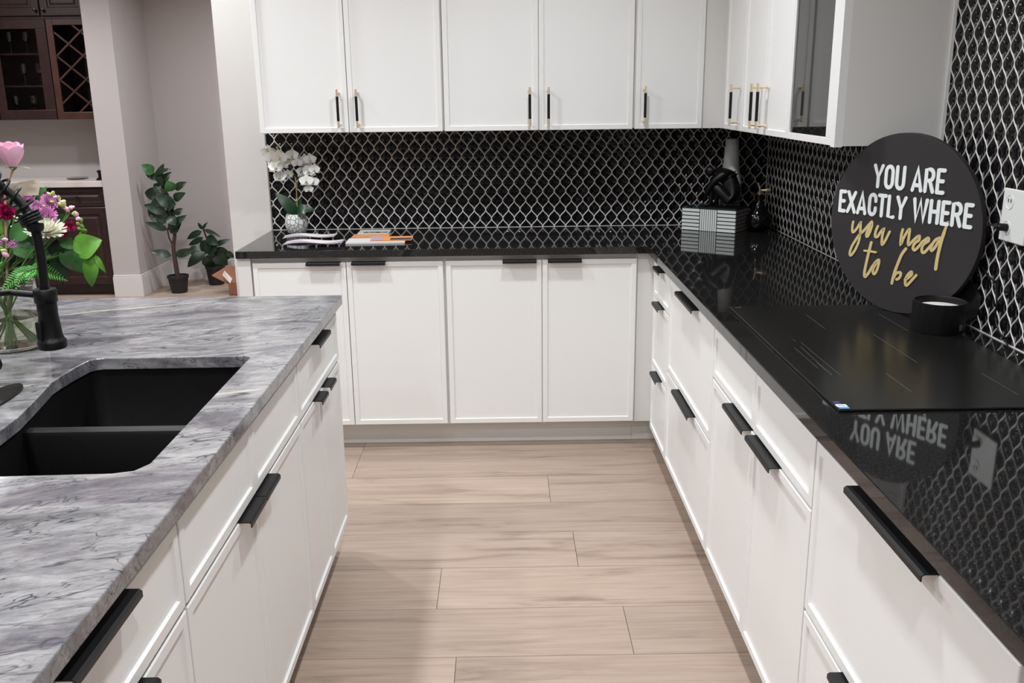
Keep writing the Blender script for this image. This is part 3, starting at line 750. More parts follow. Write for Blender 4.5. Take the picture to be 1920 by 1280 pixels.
SCRIPT = [[(-0.167, -0.011), (-0.169, -0.025), (-0.167, -0.041), (-0.159, -0.038), (-0.149, -0.025), (-0.141, -0.011), (-0.139, -0.013), (-0.138, -0.033), (-0.138, -0.049), (-0.142, -0.072), (-0.154, -0.098), (-0.166, -0.112), (-0.171, -0.106), (-0.165, -0.085), (-0.152, -0.063), (-0.139, -0.045), (-0.123, -0.03), (-0.108, -0.012), (-0.099, -0.003)], [(-0.099, -0.003), (-0.097, -0.013), (-0.101, -0.029), (-0.108, -0.046), (-0.114, -0.047), (-0.114, -0.038), (-0.107, -0.022), (-0.099, -0.005)], [(-0.076, -0.014), (-0.082, -0.03), (-0.082, -0.044), (-0.073, -0.043), (-0.065, -0.03), (-0.054, -0.019), (-0.057, -0.037), (-0.057, -0.059), (-0.054, -0.064), (-0.046, -0.053), (-0.033, -0.025)], [(0.011, -0.013), (0.008, -0.031), (0.009, -0.056), (0.017, -0.035), (0.029, -0.013), (0.034, -0.011), (0.034, -0.028), (0.033, -0.047), (0.036, -0.053), (0.044, -0.045)], [(0.044, -0.045), (0.056, -0.032), (0.067, -0.024), (0.068, -0.035), (0.058, -0.043), (0.052, -0.052), (0.051, -0.061), (0.057, -0.065), (0.066, -0.057), (0.079, -0.039)], [(0.079, -0.039), (0.095, -0.026), (0.098, -0.034), (0.088, -0.041), (0.08, -0.051), (0.08, -0.065), (0.087, -0.068), (0.096, -0.059), (0.109, -0.042)], [(0.132, -0.021), (0.12, -0.028), (0.111, -0.042), (0.108, -0.055), (0.113, -0.058), (0.122, -0.046), (0.134, -0.022)], [(0.152, 0.025), (0.146, 0.003), (0.139, -0.025), (0.134, -0.055), (0.131, -0.082), (0.13, -0.107)], [(-0.094, -0.064), (-0.098, -0.084), (-0.104, -0.117), (-0.109, -0.15), (-0.109, -0.164), (-0.104, -0.167), (-0.093, -0.153), (-0.083, -0.134)], [(-0.117, -0.091), (-0.095, -0.09), (-0.074, -0.09)], [(-0.083, -0.134), (-0.072, -0.118), (-0.062, -0.111), (-0.061, -0.122), (-0.066, -0.143), (-0.073, -0.154), (-0.079, -0.151), (-0.078, -0.137), (-0.066, -0.115)], [(0.027, -0.066), (0.015, -0.084), (0.005, -0.112), (-0.004, -0.141), (-0.009, -0.171)], [(-0.006, -0.157), (0.003, -0.14), (0.014, -0.136), (0.019, -0.141), (0.014, -0.153), (0.006, -0.157)], [(0.035, -0.154), (0.042, -0.139), (0.052, -0.128), (0.055, -0.135), (0.045, -0.146), (0.037, -0.153), (0.037, -0.165), (0.043, -0.168), (0.055, -0.154), (0.07, -0.135)]]
words = {'you': [0, 1, 2], 'need': [3, 4, 5, 6, 7], 'to': [8, 9, 10], 'be': [11, 12, 13]}
for w_, idx in words.items():
    b = B()
    for i in idx:
        s_ = [tuple(v)[:2] for v in cr([(p[0], p[1], 0) for p in SCRIPT[i]], 4)]
        wd = [.0082]*len(s_)
        if i == 7: wd = [.005+.005*min(1, k/6) for k in range(len(s_))]
        if i in (8, 11): wd = [.0092]*len(s_)
        if i == 9: wd = [.0058]*len(s_)
        ribbon(b, s_, wd, 0, .0018+.00025*(i % 5))
    o = build('script_word', b, 'gold', sg_, fix=False); o['label'] = 'gold brush-script word "%s"' % w_

# ---------------------------------------------------------------- candle and its lid
cn = thing('candle_jar', 'black ribbed candle jar with white wax in front of the sign', 'candle', (.533, -1.503, CT))
b = B(); n = 72; prof = [(.0, .0), (.065, 0), (.067, .004), (.068, .078), (.0675, .081), (.064, .081), (.0625, .078), (.0625, .058), (.0, .058)]
vs = []
for (r, z) in prof:
    for k in range(n):
        a = 2*PI*k/n; rr = r-(.0012 if (k % 4) < 1 and .003 < z < .0785 and r > .0665 else 0)
        vs.append((.533+rr*math.cos(a), -1.503+rr*math.sin(a), CT+.0003+z))
build('jar', b.add(vs, [(i*n+k, i*n+(k+1) % n, (i+1)*n+(k+1) % n, (i+1)*n+k) for i in range(len(prof)-1) for k in range(n)]), 'statue', cn, True)
build('wax', B().lathe([(.0, .066), (.054, .0655), (.0615, .062), (.0615, .0585)], 48, (.533, -1.503, CT)), 'wax', cn, True)
build('wick', B().tube([(.533, -1.503, CT+.064), (.5335, -1.503, CT+.073)], .0015, 8), 'wax', cn)
dl = Vector((.6, -.8, 0)).normalized(); cc = Vector((.533, -1.503, CT+.021)); 
lp = cc+Vector((math.cos(math.radians(-62)), math.sin(math.radians(-62)), 0))*.0683; tx = Vector((-math.sin(math.radians(-62)), math.cos(math.radians(-62)), 0))
q = B(); q.add([lp-tx*.006-Vector((0, 0, .008)), lp+tx*.006-Vector((0, 0, .008)), lp+tx*.006+Vector((0, 0, .008)), lp-tx*.006+Vector((0, 0, .008))], [(0, 1, 2, 3)])
build('price_label', q, 'mark', cn)
ld = thing('jar_cover', 'black round candle lid standing on edge against the tiled wall', 'lid', (.632, -1.425, H))
ax = Vector((-.86, -.50, .16)).normalized(); ce = Vector((.624, -1.425, H+.0645))
b = B(); n = 64; vs = []; prof = [(.0, -.010), (.0625, -.010), (.064, -.008), (.064, .002), (.062, .004), (.055, .004), (.053, .001), (.0, .001)]
qr = Vector((0, 0, 1)).rotation_difference(ax)
for r, z in prof:
    for k in range(n):
        a = 2*PI*k/n; rr = r-(.001 if k % 2 and r > .063 else 0); vs.append(ce+qr @ Vector((rr*math.cos(a), rr*math.sin(a), z)))
M['lid'] = mat('satin_black', (.012, .012, .013), .28, spec=.6)
build('lid_disc', b.add(vs, [(i*n+k, i*n+(k+1) % n, (i+1)*n+(k+1) % n, (i+1)*n+k) for i in range(len(prof)-1) for k in range(n)]), 'lid', ld, True)
build('lid_knob', B().lathe([(.0, .001), (.012, .001), (.011, .012), (.0, .013)], 20, ce, ax), 'statue', ld, True)

# outlet and cord
ol = thing('wall_outlet', 'white wall outlet plate on the tiles right of the round sign', 'outlet', (XW-.008, -1.606, 1.238))
build('cover_plate', B().box((XW-.0145, -1.664, 1.171), (XW-.008, -1.548, 1.303), .003), 'plate', ol)
for z in (1.205, 1.270):
    so = build('socket', B().lathe([(.0, .0), (.0165, 0), (.0175, .001), (.0175, -.002)], 24, (XW-.0150, -1.583, z), (-1, 0, 0)), 'plate', ol, True)
    sb = B()
    for dy in (-.006, .006): sb.box((XW-.0166, -1.583+dy-.001, z-.001), (XW-.0156, -1.583+dy+.001, z+.008))
    build('slot', sb, 'ink', so)
CORD = [[.618, -1.585, 1.215], [.610, -1.560, 1.209], [.625, -1.52, 1.199], [.640, -1.50, 1.178], [.642, -1.486, 1.150], [.642, -1.482, 1.125], [.642, -1.472, 1.1], [.642, -1.515, 1.074], [.642, -1.557, 1.06], [.642, -1.572, 1.033], [.642, -1.582, 1.004], [.642, -1.582, .973], [.642, -1.605, .944], [.642, -1.636, .930], [.640, -1.660, .9185]]
co = thing('power_cord', 'thin black cord plugged into the white outlet and hanging down tiles', 'cord', (.642, -1.6, .93))
build('plug', B().tube([(XW-.0155, -1.583, 1.206), (.622, -1.583, 1.208), (.616, -1.575, 1.209)], [.010, .0095, .0055], 14), 'matte', co, True)
build('cable', B().tube(cr(CORD, 6), .0024, 8), 'matte', co, True)
build('cable_branch', B().tube(cr([[.642, -1.472, 1.1], [.643, -1.450, 1.06], [.645, -1.437, 1.02]], 6), .0022, 8), 'matte', co, True)
for p in (CORD[8], CORD[10], CORD[13]): build('cord_knot', B().lathe([(.0, -.006), (.004, -.004), (.0048, 0), (.004, .004), (.0, .006)], 10, p), 'matte', co, True)

# ---------------------------------------------------------------- corner group
# striped inlay box
bx = thing('inlay_box', 'teal box with pale striped inlay standing in the counter corner', 'box', (.37, .40, H))
pf, pr_ = Vector((.213, .469, 0)), Vector((.433, .315, 0)); ux = (pr_-pf); LW = ux.length; ux.normalize(); uy = Vector((-ux.y, ux.x, 0)); DW = .165; HB = .104
def bp(a, d, z): return pf+ux*a+uy*d+Vector((0, 0, H+.0005+z))
def obox(b, a0, a1, d0, d1, z0, z1):
    vs = [bp(a, d, z) for z in (z0, z1) for a, d in ((a0, d0), (a1, d0), (a1, d1), (a0, d1))]
    return b.add(vs, [(0,3,2,1),(4,5,6,7),(0,1,5,4),(1,2,6,5),(2,3,7,6),(3,0,4,7)])
build('box_body', obox(B(), .002, LW-.002, .003, DW, 0, HB-.002), 'teal', bx)
build('box_lid', obox(B(), 0, LW, 0, DW+.002, HB-.002, HB+.002), 'teal', bx)
zs = HB/6
for k in range(6):
    z0, z1 = k*zs+.002, (k+1)*zs-.0028
    for a0, a1 in ((.003, LW*.335), (LW*.665, LW-.002)):
        build('inlay_slat', obox(B(), a0, a1, 0, .004, z0, z1), 'slat', bx)
    o = build('inlay_slat', obox(B(), LW-.004, LW, .004, DW-.002, z0, z1), 'vaseb', bx); o['label'] = 'dark slat on the side'
for k in range(8):
    a0 = LW*.345+k*LW*.31/8
    build('inlay_slat', obox(B(), a0+.0012, a0+LW*.31/8-.0014, 0, .004, .001, HB-.003), 'slat', bx)
# tall vase
va = thing('tall_vase', 'tall pale grey vase with ribbed brown lower half behind the statue', 'vase', (.455, .535, H))
vc = (.452, .530, H)
build('upper_body', B().lathe([(.024, .415), (.0295, .416), (.0305, .412), (.033, .36), (.040, .28), (.050, .225), (.052, .21), (.046, .205)], 36, vc), 'vasew', va, True)
pr = []
for k in range(11):
    z = .208-k*.019; r = .052+.0015*math.sin(k); pr += [(r-.004, z), (r+.001, z-.006), (r+.001, z-.013), (r-.004, z-.0188)]
pr += [(.04, .001), (.0, .001)]
build('ribbed_base', B().lathe(pr, 36, vc), 'vaseb', va, True)
# black gloss decanter with brass tap
bc = (.553, .372, H)
bo = thing('decanter', 'glossy black round decanter with brass stopper beside the inlay box', 'bottle', bc)
build('glass_body', B().lathe([(.0, .0), (.030, .0005), (.048, .012), (.058, .035), (.058, .058), (.048, .085), (.032, .108), (.020, .128), (.015, .150), (.014, .168), (.017, .171), (.0, .172)], 40, bc), 'gloss', bo, True)
bt = Vector(bc)
build('stopper', B().lathe([(.0, .17), (.010, .17), (.010, .180), (.006, .184), (.006, .198), (.0, .2)], 20, bc), 'brass', bo, True)
build('stopper_knob', B().tube([bt+Vector((.004, -.004, .190)), bt+Vector((.024, -.012, .192)), bt+Vector((.028, -.012, .192)), bt+Vector((.044, -.016, .192))], [.006, .006, .012, .011], 14), 'brass', bo, True)
build('stopper_leaf', B().tube([bt+Vector((-.012, -.006, .226)), bt+Vector((-.008, -.009, .205)), bt+Vector((-.004, -.010, .190)), bt+Vector((-.006, -.010, .168))], [.003, .0055, .006, .004], 10, flat=.5), 'brass', bo, True)
# statue: seated figure bent over its knees
stt = thing('thinker_statue', 'small black statue of a seated figure bent over on the striped box', 'statue', bp(.17, .075, HB+.002))
def sp_(a, z, d=.075): return bp(.172+(a-.180)*1.28, .075+(d-.075)*1.25, HB+.002+z*1.26)
def skin(name, joints, edges, m, par, root=0, lv=2):
    me = bpy.data.meshes.new(name); me.from_pydata([j[0] for j in joints], edges, [])
    o = bpy.data.objects.new(name, me); C.objects.link(o)
    md = o.modifiers.new('skin', 'SKIN'); md.use_smooth_shade = True
    for i, j in enumerate(joints):
        s_ = me.skin_vertices[0].data[i]; r = j[1]; s_.radius = (r, r) if not isinstance(r, tuple) else r; s_.use_root = (i == root)
    o.modifiers.new('sub', 'SUBSURF').levels = lv; o.modifiers['sub'].render_levels = lv
    me.materials.append(M[m]); dg = bpy.context.evaluated_depsgraph_get(); dg.update()
    ev = bpy.data.meshes.new_from_object(o.evaluated_get(dg)); ev.name = name
    o.modifiers.clear(); o.data = ev
    if not ev.materials: ev.materials.append(M[m])
    for p in ev.polygons: p.use_smooth = True
    o.parent = par; o.location = -world_off(par); return o
jt = [(sp_(.220, .032), .032), (sp_(.226, .062), .034), (sp_(.214, .096), .036), (sp_(.188, .124), .034), (sp_(.160, .136), .020), (sp_(.144, .132), .015),
      (sp_(.208, .032, .052), .027), (sp_(.172, .070, .048), .027), (sp_(.142, .092, .046), .019), (sp_(.146, .050, .046), .0145), (sp_(.144, .012, .046), .011), (sp_(.118, .008, .044), .009),
      (sp_(.208, .032, .100), .027), (sp_(.172, .070, .106), .027), (sp_(.142, .092, .106), .019), (sp_(.146, .050, .106), .0145), (sp_(.144, .012, .106), .011), (sp_(.118, .008, .106), .009),
      (sp_(.186, .122, .042), .022), (sp_(.160, .098, .030), .017), (sp_(.138, .066, .030), .013), (sp_(.128, .040, .038), .009),
      (sp_(.186, .122, .112), .022), (sp_(.160, .098, .122), .017), (sp_(.138, .066, .122), .013), (sp_(.128, .040, .112), .009),
      (sp_(.176, .096, .075), .034)]
ed = [(0, 1), (1, 2), (2, 3), (3, 4), (4, 5), (0, 6), (6, 7), (7, 8), (8, 9), (9, 10), (10, 11), (0, 12), (12, 13), (13, 14), (14, 15), (15, 16), (16, 17), (3, 18), (18, 19), (19, 20), (20, 21), (3, 22), (22, 23), (23, 24), (24, 25), (2, 26)]
skin('body', jt, ed, 'statue', stt)
hb = bmesh.new(); bmesh.ops.create_icosphere(hb, subdivisions=3, radius=1)
hc = sp_(.126, .132)
for v in hb.verts:
    c_ = v.co.copy(); x, y, z = c_
    x2 = x*.027*(1+.12*(z < 0)); y2 = y*.0205; z2 = z*.027
    if x < -.5 and abs(y) < .35 and -.35 < z < .2: x2 -= .004      # nose
    v.co = ux*(x2*.8-z2*.0)+uy*y2+Vector((0, 0, z2*.95))-ux*0
    v.co = hc+Matrix.Rotation(math.radians(-38), 3, uy) @ v.co
build('head', B().bm(hb), 'statue', stt, True)
build('statue_base', obox(B(), .075, .262, .02, .135, HB+.002, HB+.006), 'statue', stt)

# ---------------------------------------------------------------- orchid
OX, OY = -1.618, .500
orc = thing('orchid_pot', 'white carved pot with artificial orchid at the left counter end', 'potted plant', (OX, OY, H))
build('pot', B().lathe([(.0, .001), (.036, .001), (.044, .008), (.0525, .035), (.053, .055), (.048, .080), (.0445, .094), (.041, .094), (.043, .080), (.0, .078)], 40, (OX, OY, H)), 'carved', orc, True)
def leaf(base, tip, wd, nrm=(0, -1, .2), sag=.1, n=7, fold=.15, tipw=.15, wavy=0.):
    base, tip = Vector(base), Vector(tip); ax_ = tip-base; L = ax_.length; ax_ = ax_.normalized(); nn = Vector(nrm); nn = (nn-ax_*nn.dot(ax_)).normalized(); sd = ax_.cross(nn)
    b = B(); vs = []; fs = []
    for i in range(n+1):
        t_ = i/n; ww = wd*(math.sin(PI*min(1, (t_**.8)*.97+.03))**.75)*(1-tipw*t_)
        if i == n: ww = wd*.02
        if i == 0: ww = wd*.06
        c = base+ax_*(L*t_)+nn*(L*sag*math.sin(PI*t_))
        for k in (-1, -.5, 0, .5, 1): vs.append(c+sd*ww*k+nn*(abs(k)*fold*ww)+nn*wavy*wd*math.sin(7*t_+3*k)*abs(k))
    for i in range(n):
        for k in range(4): fs.append((i*5+k, i*5+k+1, i*5+k+6, i*5+k+5))
    off_ = len(vs); vs2 = [v-nn*.0008 for v in vs]
    return b.add(vs+vs2, fs+[tuple(j+off_ for j in f[::-1]) for f in fs])
O3 = lambda dx, dy, dz: (OX+dx, OY+dy, H+dz)
build('leaf', leaf(O3(.005, 0, .085), O3(-.085, -.02, .195), .032, (.5, -1, .3), .12), 'orleaf', orc, True)
build('leaf', leaf(O3(.0, 0, .085), O3(.100, -.02, .112), .030, (0, -1, .7), .35), 'orleaf', orc, True)
build('leaf', leaf(O3(.0, .01, .085), O3(.015, .06, .16), .024, (0, -1, .5), .2), 'orleaf', orc, True)
build('support_stick', B().tube([O3(.008, 0, .08), O3(.012, -.002, .265)], .0022, 8), 'twig', orc, True)
build('stick_clip', B().lathe([(.0, -.006), (.006, -.004), (.006, .005), (.0, .007)], 12, O3(.008, -.001, .158)), 'brass', orc, True)
for pts in ([O3(.006, .003, .08), O3(.010, .002, .25), O3(-.03, .0, .345), O3(-.085, -.005, .355), O3(-.105, -.01, .34)], [O3(.004, .0, .08), O3(.014, 0, .22), O3(.050, -.005, .305), O3(.095, -.01, .300), O3(.115, -.01, .26)]):
    build('flower_stem', B().tube(cr(pts, 8), .0022, 8), 'stem', orc, True)
def orchid_flower(c, s, yaw=0, tilt=0):
    c = Vector(c); R_ = Matrix.Rotation(yaw, 3, 'Z') @ Matrix.Rotation(tilt, 3, 'X'); b = B()
    for ang, L, wd in ((90, 1., .42), (210, .95, .38), (330, .95, .38)):
        d = Vector((math.cos(math.radians(ang)), 0, math.sin(math.radians(ang)))); lf = leaf((0, 0, 0), d*L*s, wd*s, (0, -1, 0), -.05, 5, .12); b.add([c+R_ @ Vector(v) for v in lf.v], lf.f)
    for ang in (15, 165):
        d = Vector((math.cos(math.radians(ang)), -.1, math.sin(math.radians(ang)))); lf = leaf((0, -.002, 0), d*s*1.05, .62*s, (0, -1, 0), .06, 5, .1); b.add([c+R_ @ Vector(v) for v in lf.v], lf.f)
    f = build('flower', b, 'orchid', orc, True, fix=False)
    lp_ = B().lathe([(.0, .0), (.10*s, .05*s), (.16*s, .25*s), (.08*s, .4*s), (.0, .42*s)], 10, (0, 0, 0), (0, -1, -.3)); lp_.v = [tuple(c+R_ @ Vector(v)) for v in lp_.v]
    build('flower_lip', lp_, 'bud', f, True)
def opx(px, py, dy=0):       # orchid-plane point from the measured offsets in the photo (x right, z up), metres
    return (OX+(px-555)*.002555, OY-.01+dy, H+.012+(437-py)*.00252)
rq = random.Random(5)
for px, py, s in ((520, 300, .032), (512, 290, .030), (536, 299, .034), (548, 305, .034), (558, 296, .028), (523, 310, .03), (566, 310, .022), (527, 318, .028), (541, 313, .026), (531, 336, .029), (545, 332, .022), (578, 308, .031), (590, 304, .026), (574, 328, .030), (588, 325, .032), (598, 322, .024), (582, 343, .028), (592, 345, .026), (584, 358, .020)):
    orchid_flower(opx(px, py, rq.uniform(-.03, .02)), s*1.22, rq.uniform(-.5, .5), rq.uniform(-.5, .4))
for px, py in ((511, 283), (531, 282), (598, 302), (602, 317), (600, 324)):
    build('flower_bud', B().lathe([(.0, -.009), (.006, -.004), (.007, .002), (.0, .009)], 10, opx(px, py)), 'bud', orc, True)

# ---------------------------------------------------------------- brochures on the counter
def sheet(name, label, pts, z, m, th=.0015, wave=0., tilt=0., par=None):
    """four corners on the counter, slightly curled pages"""
    a, b_, c, d = [Vector((*p, 0)) for p in pts]; n = 10; b = B(); vs = []; fs = []
    for l in (0, 1):
        for i in range(n+1):
            for j in range(n+1):
                s_, t_ = i/n, j/n; p = (a*(1-s_)+b_*s_)*(1-t_)+(d*(1-s_)+c*s_)*t_
                vs.append((p.x, p.y, H+z+l*th+wave*(math.sin(PI*s_*1.6+.4)+1.0)*.5+tilt*s_))
    w_ = n+1
    for l in (0, 1):
        for i in range(n):
            for j in range(n): k = l*w_*w_+i*w_+j; fs.append((k, k+1, k+w_+1, k+w_))
    for i in range(n):
        for q, r in ((i*w_, (i+1)*w_), (i*w_+n, (i+1)*w_+n), (i, i+1), (n*w_+i, n*w_+i+1)): fs.append((q, r, r+w_*w_, q+w_*w_))
    return build(name, b.add(vs, fs), m, par, True)
def brochure(label, cx, cy, wx, wy, rot, z, m, th=.002, wave=.0, tilt=0., group='brochures on the back counter'):
    t = thing('brochure', label, 'brochure', (cx, cy, H+z), group)
    cs, sn_ = math.cos(rot), math.sin(rot); pts = [(cx+x*cs-y*sn_, cy+x*sn_+y*cs) for x, y in ((-wx/2, -wy/2), (wx/2, -wy/2), (wx/2, wy/2), (-wx/2, wy/2))]
    sheet('pages', label, pts, z, m, th, wave, tilt=tilt, par=t)
    def pt(x, y, zz): return (cx+x*cs-y*sn_, cy+x*sn_+y*cs, H+z+zz)
    return t, pt
def patch(t, pt, x0, x1, y0, y1, zz, m, nm='printed_panel'):
    build(nm, B().add([pt(x0, y0, zz), pt(x1, y0, zz), pt(x1, y1, zz), pt(x0, y1, zz)], [(0, 1, 2, 3)]), m, t, fix=False)
t, pt = brochure('curled glossy brochure with white wave nearest the orchid pot', -1.515, .300, .235, .085, .02, .0005, 'lilac', .0015, .016, .016)
b = B(); n = 14
for sgn in (1,):
    vs = []; 
    for i in range(n+1):
        s_ = i/n; x = -.12+.24*s_; zc = .0028+.016*(math.sin(PI*s_*1.6+.4)+1)*.5+.016*s_
        y0_ = -.040+.026*math.sin(s_*7+.5)+.020; vs += [pt(x, y0_, zc), pt(x, .040, zc)]
    b.add(vs, [(2*i, 2*i+1, 2*i+3, 2*i+2) for i in range(n)])
build('white_wave', b, 'paper', t, fix=False)
t, pt = brochure('curled glossy brochure with white wave at the counter front edge', -1.462, .115, .255, .085, .0, .0005, 'lilac', .0015, .016, .016)
b = B(); vs = []
for i in range(n+1):
    s_ = i/n; x = -.125+.25*s_; zc = .0028+.016*(math.sin(PI*s_*1.6+.4)+1)*.5+.016*s_
    y0_ = -.040+.026*math.sin(s_*7+.5)+.020; vs += [pt(x, y0_, zc), pt(x, .041, zc)]
build('white_wave', b.add(vs, [(2*i, 2*i+1, 2*i+3, 2*i+2) for i in range(n)]), 'paper', t, fix=False)
t, pt = brochure('white booklet lying under the orange leaflets', -1.20, .205, .26, .13, .03, .0005, 'paper', .007)
t, pt = brochure('orange and lilac leaflet with dark photo strip on top of the booklets', -1.135, .235, .185, .12, .03, .009, 'orange', .002)
patch(t, pt, -.0925, -.040, -.06, .06, .0024, 'lilac'); patch(t, pt, -.005, .090, -.052, .005, .0025, 'ink')
t, pt = brochure('brown and orange leaflet sticking out behind the lilac one', -1.245, .345, .17, .14, .0, .0005, 'orange', .005)
patch(t, pt, -.083, .0, -.058, -.01, .0056, 'twig')
t, pt = brochure('grey leaflet with a dark printed title band near the backsplash', -1.245, .47, .145, .12, .0, .0005, 'slat', .008)
patch(t, pt, -.045, .065, -.050, -.012, .0087, 'ink')
b = B()
for i, wdt in enumerate((.004, .009, .007, .007, .005, 0, .011, .008, .008)):
    if wdt: x = -.038+i*.0112; b.add([pt(x, -.040, .0091), pt(x+wdt, -.040, .0091), pt(x+wdt, -.022, .0091), pt(x, -.022, .0091)], [(0, 1, 2, 3)])
build('title_print', b, 'plate', t, fix=False)

# ---------------------------------------------------------------- bouquet on the island
VX, VY = -1.925, -1.530
vz = thing('flower_vase', 'clear glass vase with water standing on the grey marble', 'vase', (VX, VY, H), 'bouquet on the island')
build('glass', B().lathe([(.0, .0012), (.066, .0012), (.074, .006), (.0775, .03), (.0765, .09), (.070, .15), (.068, .175), (.0705, .180), (.0655, .176), (.0665, .15), (.0725, .09), (.0735, .03), (.068, .012), (.0, .011)], 40, (VX, VY, H)), 'clear', vz, True)
build('water', B().lathe([(.0, .0115), (.067, .0125), (.0728, .03), (.0718, .085), (.0, .085)], 40, (VX, VY, H)), 'water', vz, True)
def fp(px, py, dy=0.):
    """photo-measured spot on the bouquet -> world (plane y = VY+dy), by the fitted camera"""
    d = fw+r2*((px-960)/FPX)-u2*((py-640)/FPX); c = Vector(CAM); return c+d*((VY+dy-c.y)/d.y)
NECK = Vector((VX, VY, H+.15))
def stem_to(par, top, k=0, r=.0022, m='stem'):
    a = rq.uniform(0, 2*PI); foot = Vector((VX+.045*math.cos(a), VY+.045*math.sin(a), H+.018))
    nk = NECK+Vector((.03*math.cos(a+PI), .03*math.sin(a+PI), 0))
    top = Vector(top); mid = nk.lerp(top, .5)+Vector((0, 0, .02))
    build('stem', B().tube(cr([foot, nk, mid, top], 6), r, 7), m, par, True)
# rose
rc = fp(21, 290, .0); ro = thing('rose', 'single long-stemmed pink rose standing above the bouquet', 'flower', rc, 'bouquet on the island')
b = B()
def petal(c, ang, r0, r1, z0, z1, wd, curl, n=6):
    b_ = B(); vs = []
    for i in range(n+1):
        t_ = i/n; rr = r0+(r1-r0)*math.sin(t_*PI*.55); z = z0+(z1-z0)*t_; rr += curl*max(0, t_-.75)*4*.25
        for j in range(n+1):
            s_ = (j/n-.5)*2; a = ang+s_*wd*(math.sin(PI*min(1, .22+.6*t_))); zz = z-(s_*s_)*.006*(t_**2)
            vs.append(c+Vector((rr*math.cos(a), rr*math.sin(a), zz)))
    w_ = n+1; return b_.add(vs, [(i*w_+j, i*w_+j+1, (i+1)*w_+j+1, (i+1)*w_+j) for i in range(n) for j in range(n)])
for k, (ang, r1, h1, wd, cu) in enumerate([(-1.9, .030, .024, 1.0, .010), (-.6, .031, .022, .95, .012), (.7, .029, .026, 1., .010), (2.1, .030, .025, 1., .012), (3.4, .031, .022, .95, .012), (-1.2, .024, .030, 1.1, .006), (1.4, .024, .031, 1.1, .006), (3.0, .023, .031, 1.1, .006), (0, .015, .032, 1.6, .002), (2.2, .014, .033, 1.6, .002), (4.2, .012, .032, 1.7, .001)]):
    o = build('petal', petal(rc, ang, .006, r1, -.032, h1, wd, cu), 'rose', ro, True, fix=False)
build('calyx', B().lathe([(.0, -.040), (.006, -.036), (.010, -.031), (.004, -.026)], 12, rc), 'stem', ro, True)
for ang, L in ((.1, .042), (2.6, .03), (-1.4, .024)):
    build('sepal', leaf(rc+Vector((0, 0, -.032)), rc+Vector((L*math.cos(ang), L*math.sin(ang)*.6, -.034)), .0045, (0, 0, 1), .05, 5), 'bud', ro, True)
nk = NECK+Vector((.01, -.01, .02)); build('stem', B().tube(cr([(VX-.02, VY+.02, H+.02), nk, fp(10, 380), fp(12, 350), rc+Vector((0, 0, -.036))], 6), .0032, 8), 'twig', ro, True)
# chrysanthemums
def mum(label, px, py, dy, s, m, face=(0, -1, .35), layers=6, pet=22, name='chrysanthemum', wd=.16, group='bouquet on the island', cup=1.):
    c = fp(px, py, dy); t = thing(name, label, 'flower', c, group); ax_ = Vector(face).normalized(); qr = Vector((0, 0, 1)).rotation_difference(ax_); b = B(); rg = random.Random(px*7+py)
    for l in range(layers):
        f_ = l/(layers-1); el = math.radians(5+78*f_)*cup; L = s*(1-.35*f_); nn = int(pet*(1-.45*f_))
        for k in range(nn):
            a = 2*PI*(k+.5*(l % 2))/nn+rg.uniform(-.06, .06); d = Vector((math.cos(a)*math.cos(el), math.sin(a)*math.cos(el), math.sin(el))); L2 = L*rg.uniform(.85, 1.08); w_ = s*wd*rg.uniform(.85, 1.1)
            n_ = Vector((-math.cos(a)*math.sin(el), -math.sin(a)*math.sin(el), math.cos(el))); sd = d.cross(n_)
            b0 = d*s*.08; m1 = d*L2*.55+n_*s*.02; m2 = d*L2*.9+n_*s*.06; tp = d*L2+n_*s*.13
            vs = [b0-sd*w_*.3, b0+sd*w_*.3, m1+sd*w_*.55+n_*w_*.3, m1-n_*w_*.1, m1-sd*w_*.55+n_*w_*.3, m2+sd*w_*.42+n_*w_*.3, m2-n_*w_*.05, m2-sd*w_*.42+n_*w_*.3, tp]
            b.add([c+qr @ v for v in vs], [(0, 1, 2, 3), (0, 3, 4), (3, 2, 5, 6), (4, 3, 6, 7), (6, 5, 8), (7, 6, 8)])
    o = build('petals', b, m, t, True, fix=False); o['kind'] = 'stuff'
    build('calyx', B().lathe([(.0, -.25*s), (.2*s, -.2*s), (.34*s, -.05*s), (.2*s, .05*s)], 12, c, ax_), 'stem', t, True)
    stem_to(t, c-ax_*s*.2); return t
mum('round pink chrysanthemum facing forward right of the spring hose', 89, 405, -.03, .0285, 'pink', (.1, -1, .15), 8, 30)
mum('pink chrysanthemum seen from its side near the bouquet top', 94, 378, .03, .027, 'pink', (.5, -.6, .6), 7, 28)
mum('pink chrysanthemum between the spring hose and the round one', 72, 393, .02, .026, 'pink', (-.2, -.8, .7), 7, 28)
mum('pink chrysanthemum half hidden just above the spring hose', 54, 376, .05, .024, 'pink', (.1, -.6, .8), 6, 26)
mum('small pink chrysanthemum below the beige card', 50, 365, .07, .015, 'pink', (0, -.7, .7), 5, 20)
mum('magenta chrysanthemum at the left edge below the rose', 14, 397, .0, .026, 'magenta', (.1, -1, .4), 8, 28)
mum('magenta chrysanthemum cut by the left picture edge', 0, 380, .02, .024, 'magenta', (0, -1, .4), 7, 26)
mum('large white chrysanthemum in the middle of the bouquet', 88, 436, -.05, .052, 'white', (.15, -.35, .9), 6, 24, wd=.13, cup=.95)
mum('burgundy daisy at the right side of the bouquet', 131, 424, .0, .018, 'magenta', (.5, -.7, .2), 4, 14, 'daisy', .2)
mum('burgundy daisy beside the white chrysanthemum', 115, 426, .02, .017, 'magenta', (-.1, -.8, .4), 4, 14, 'daisy', .2)
mum('small burgundy daisy drooping under the others on the right', 121, 439, .0, .013, 'magenta', (.3, -.8, -.4), 4, 12, 'daisy', .2)
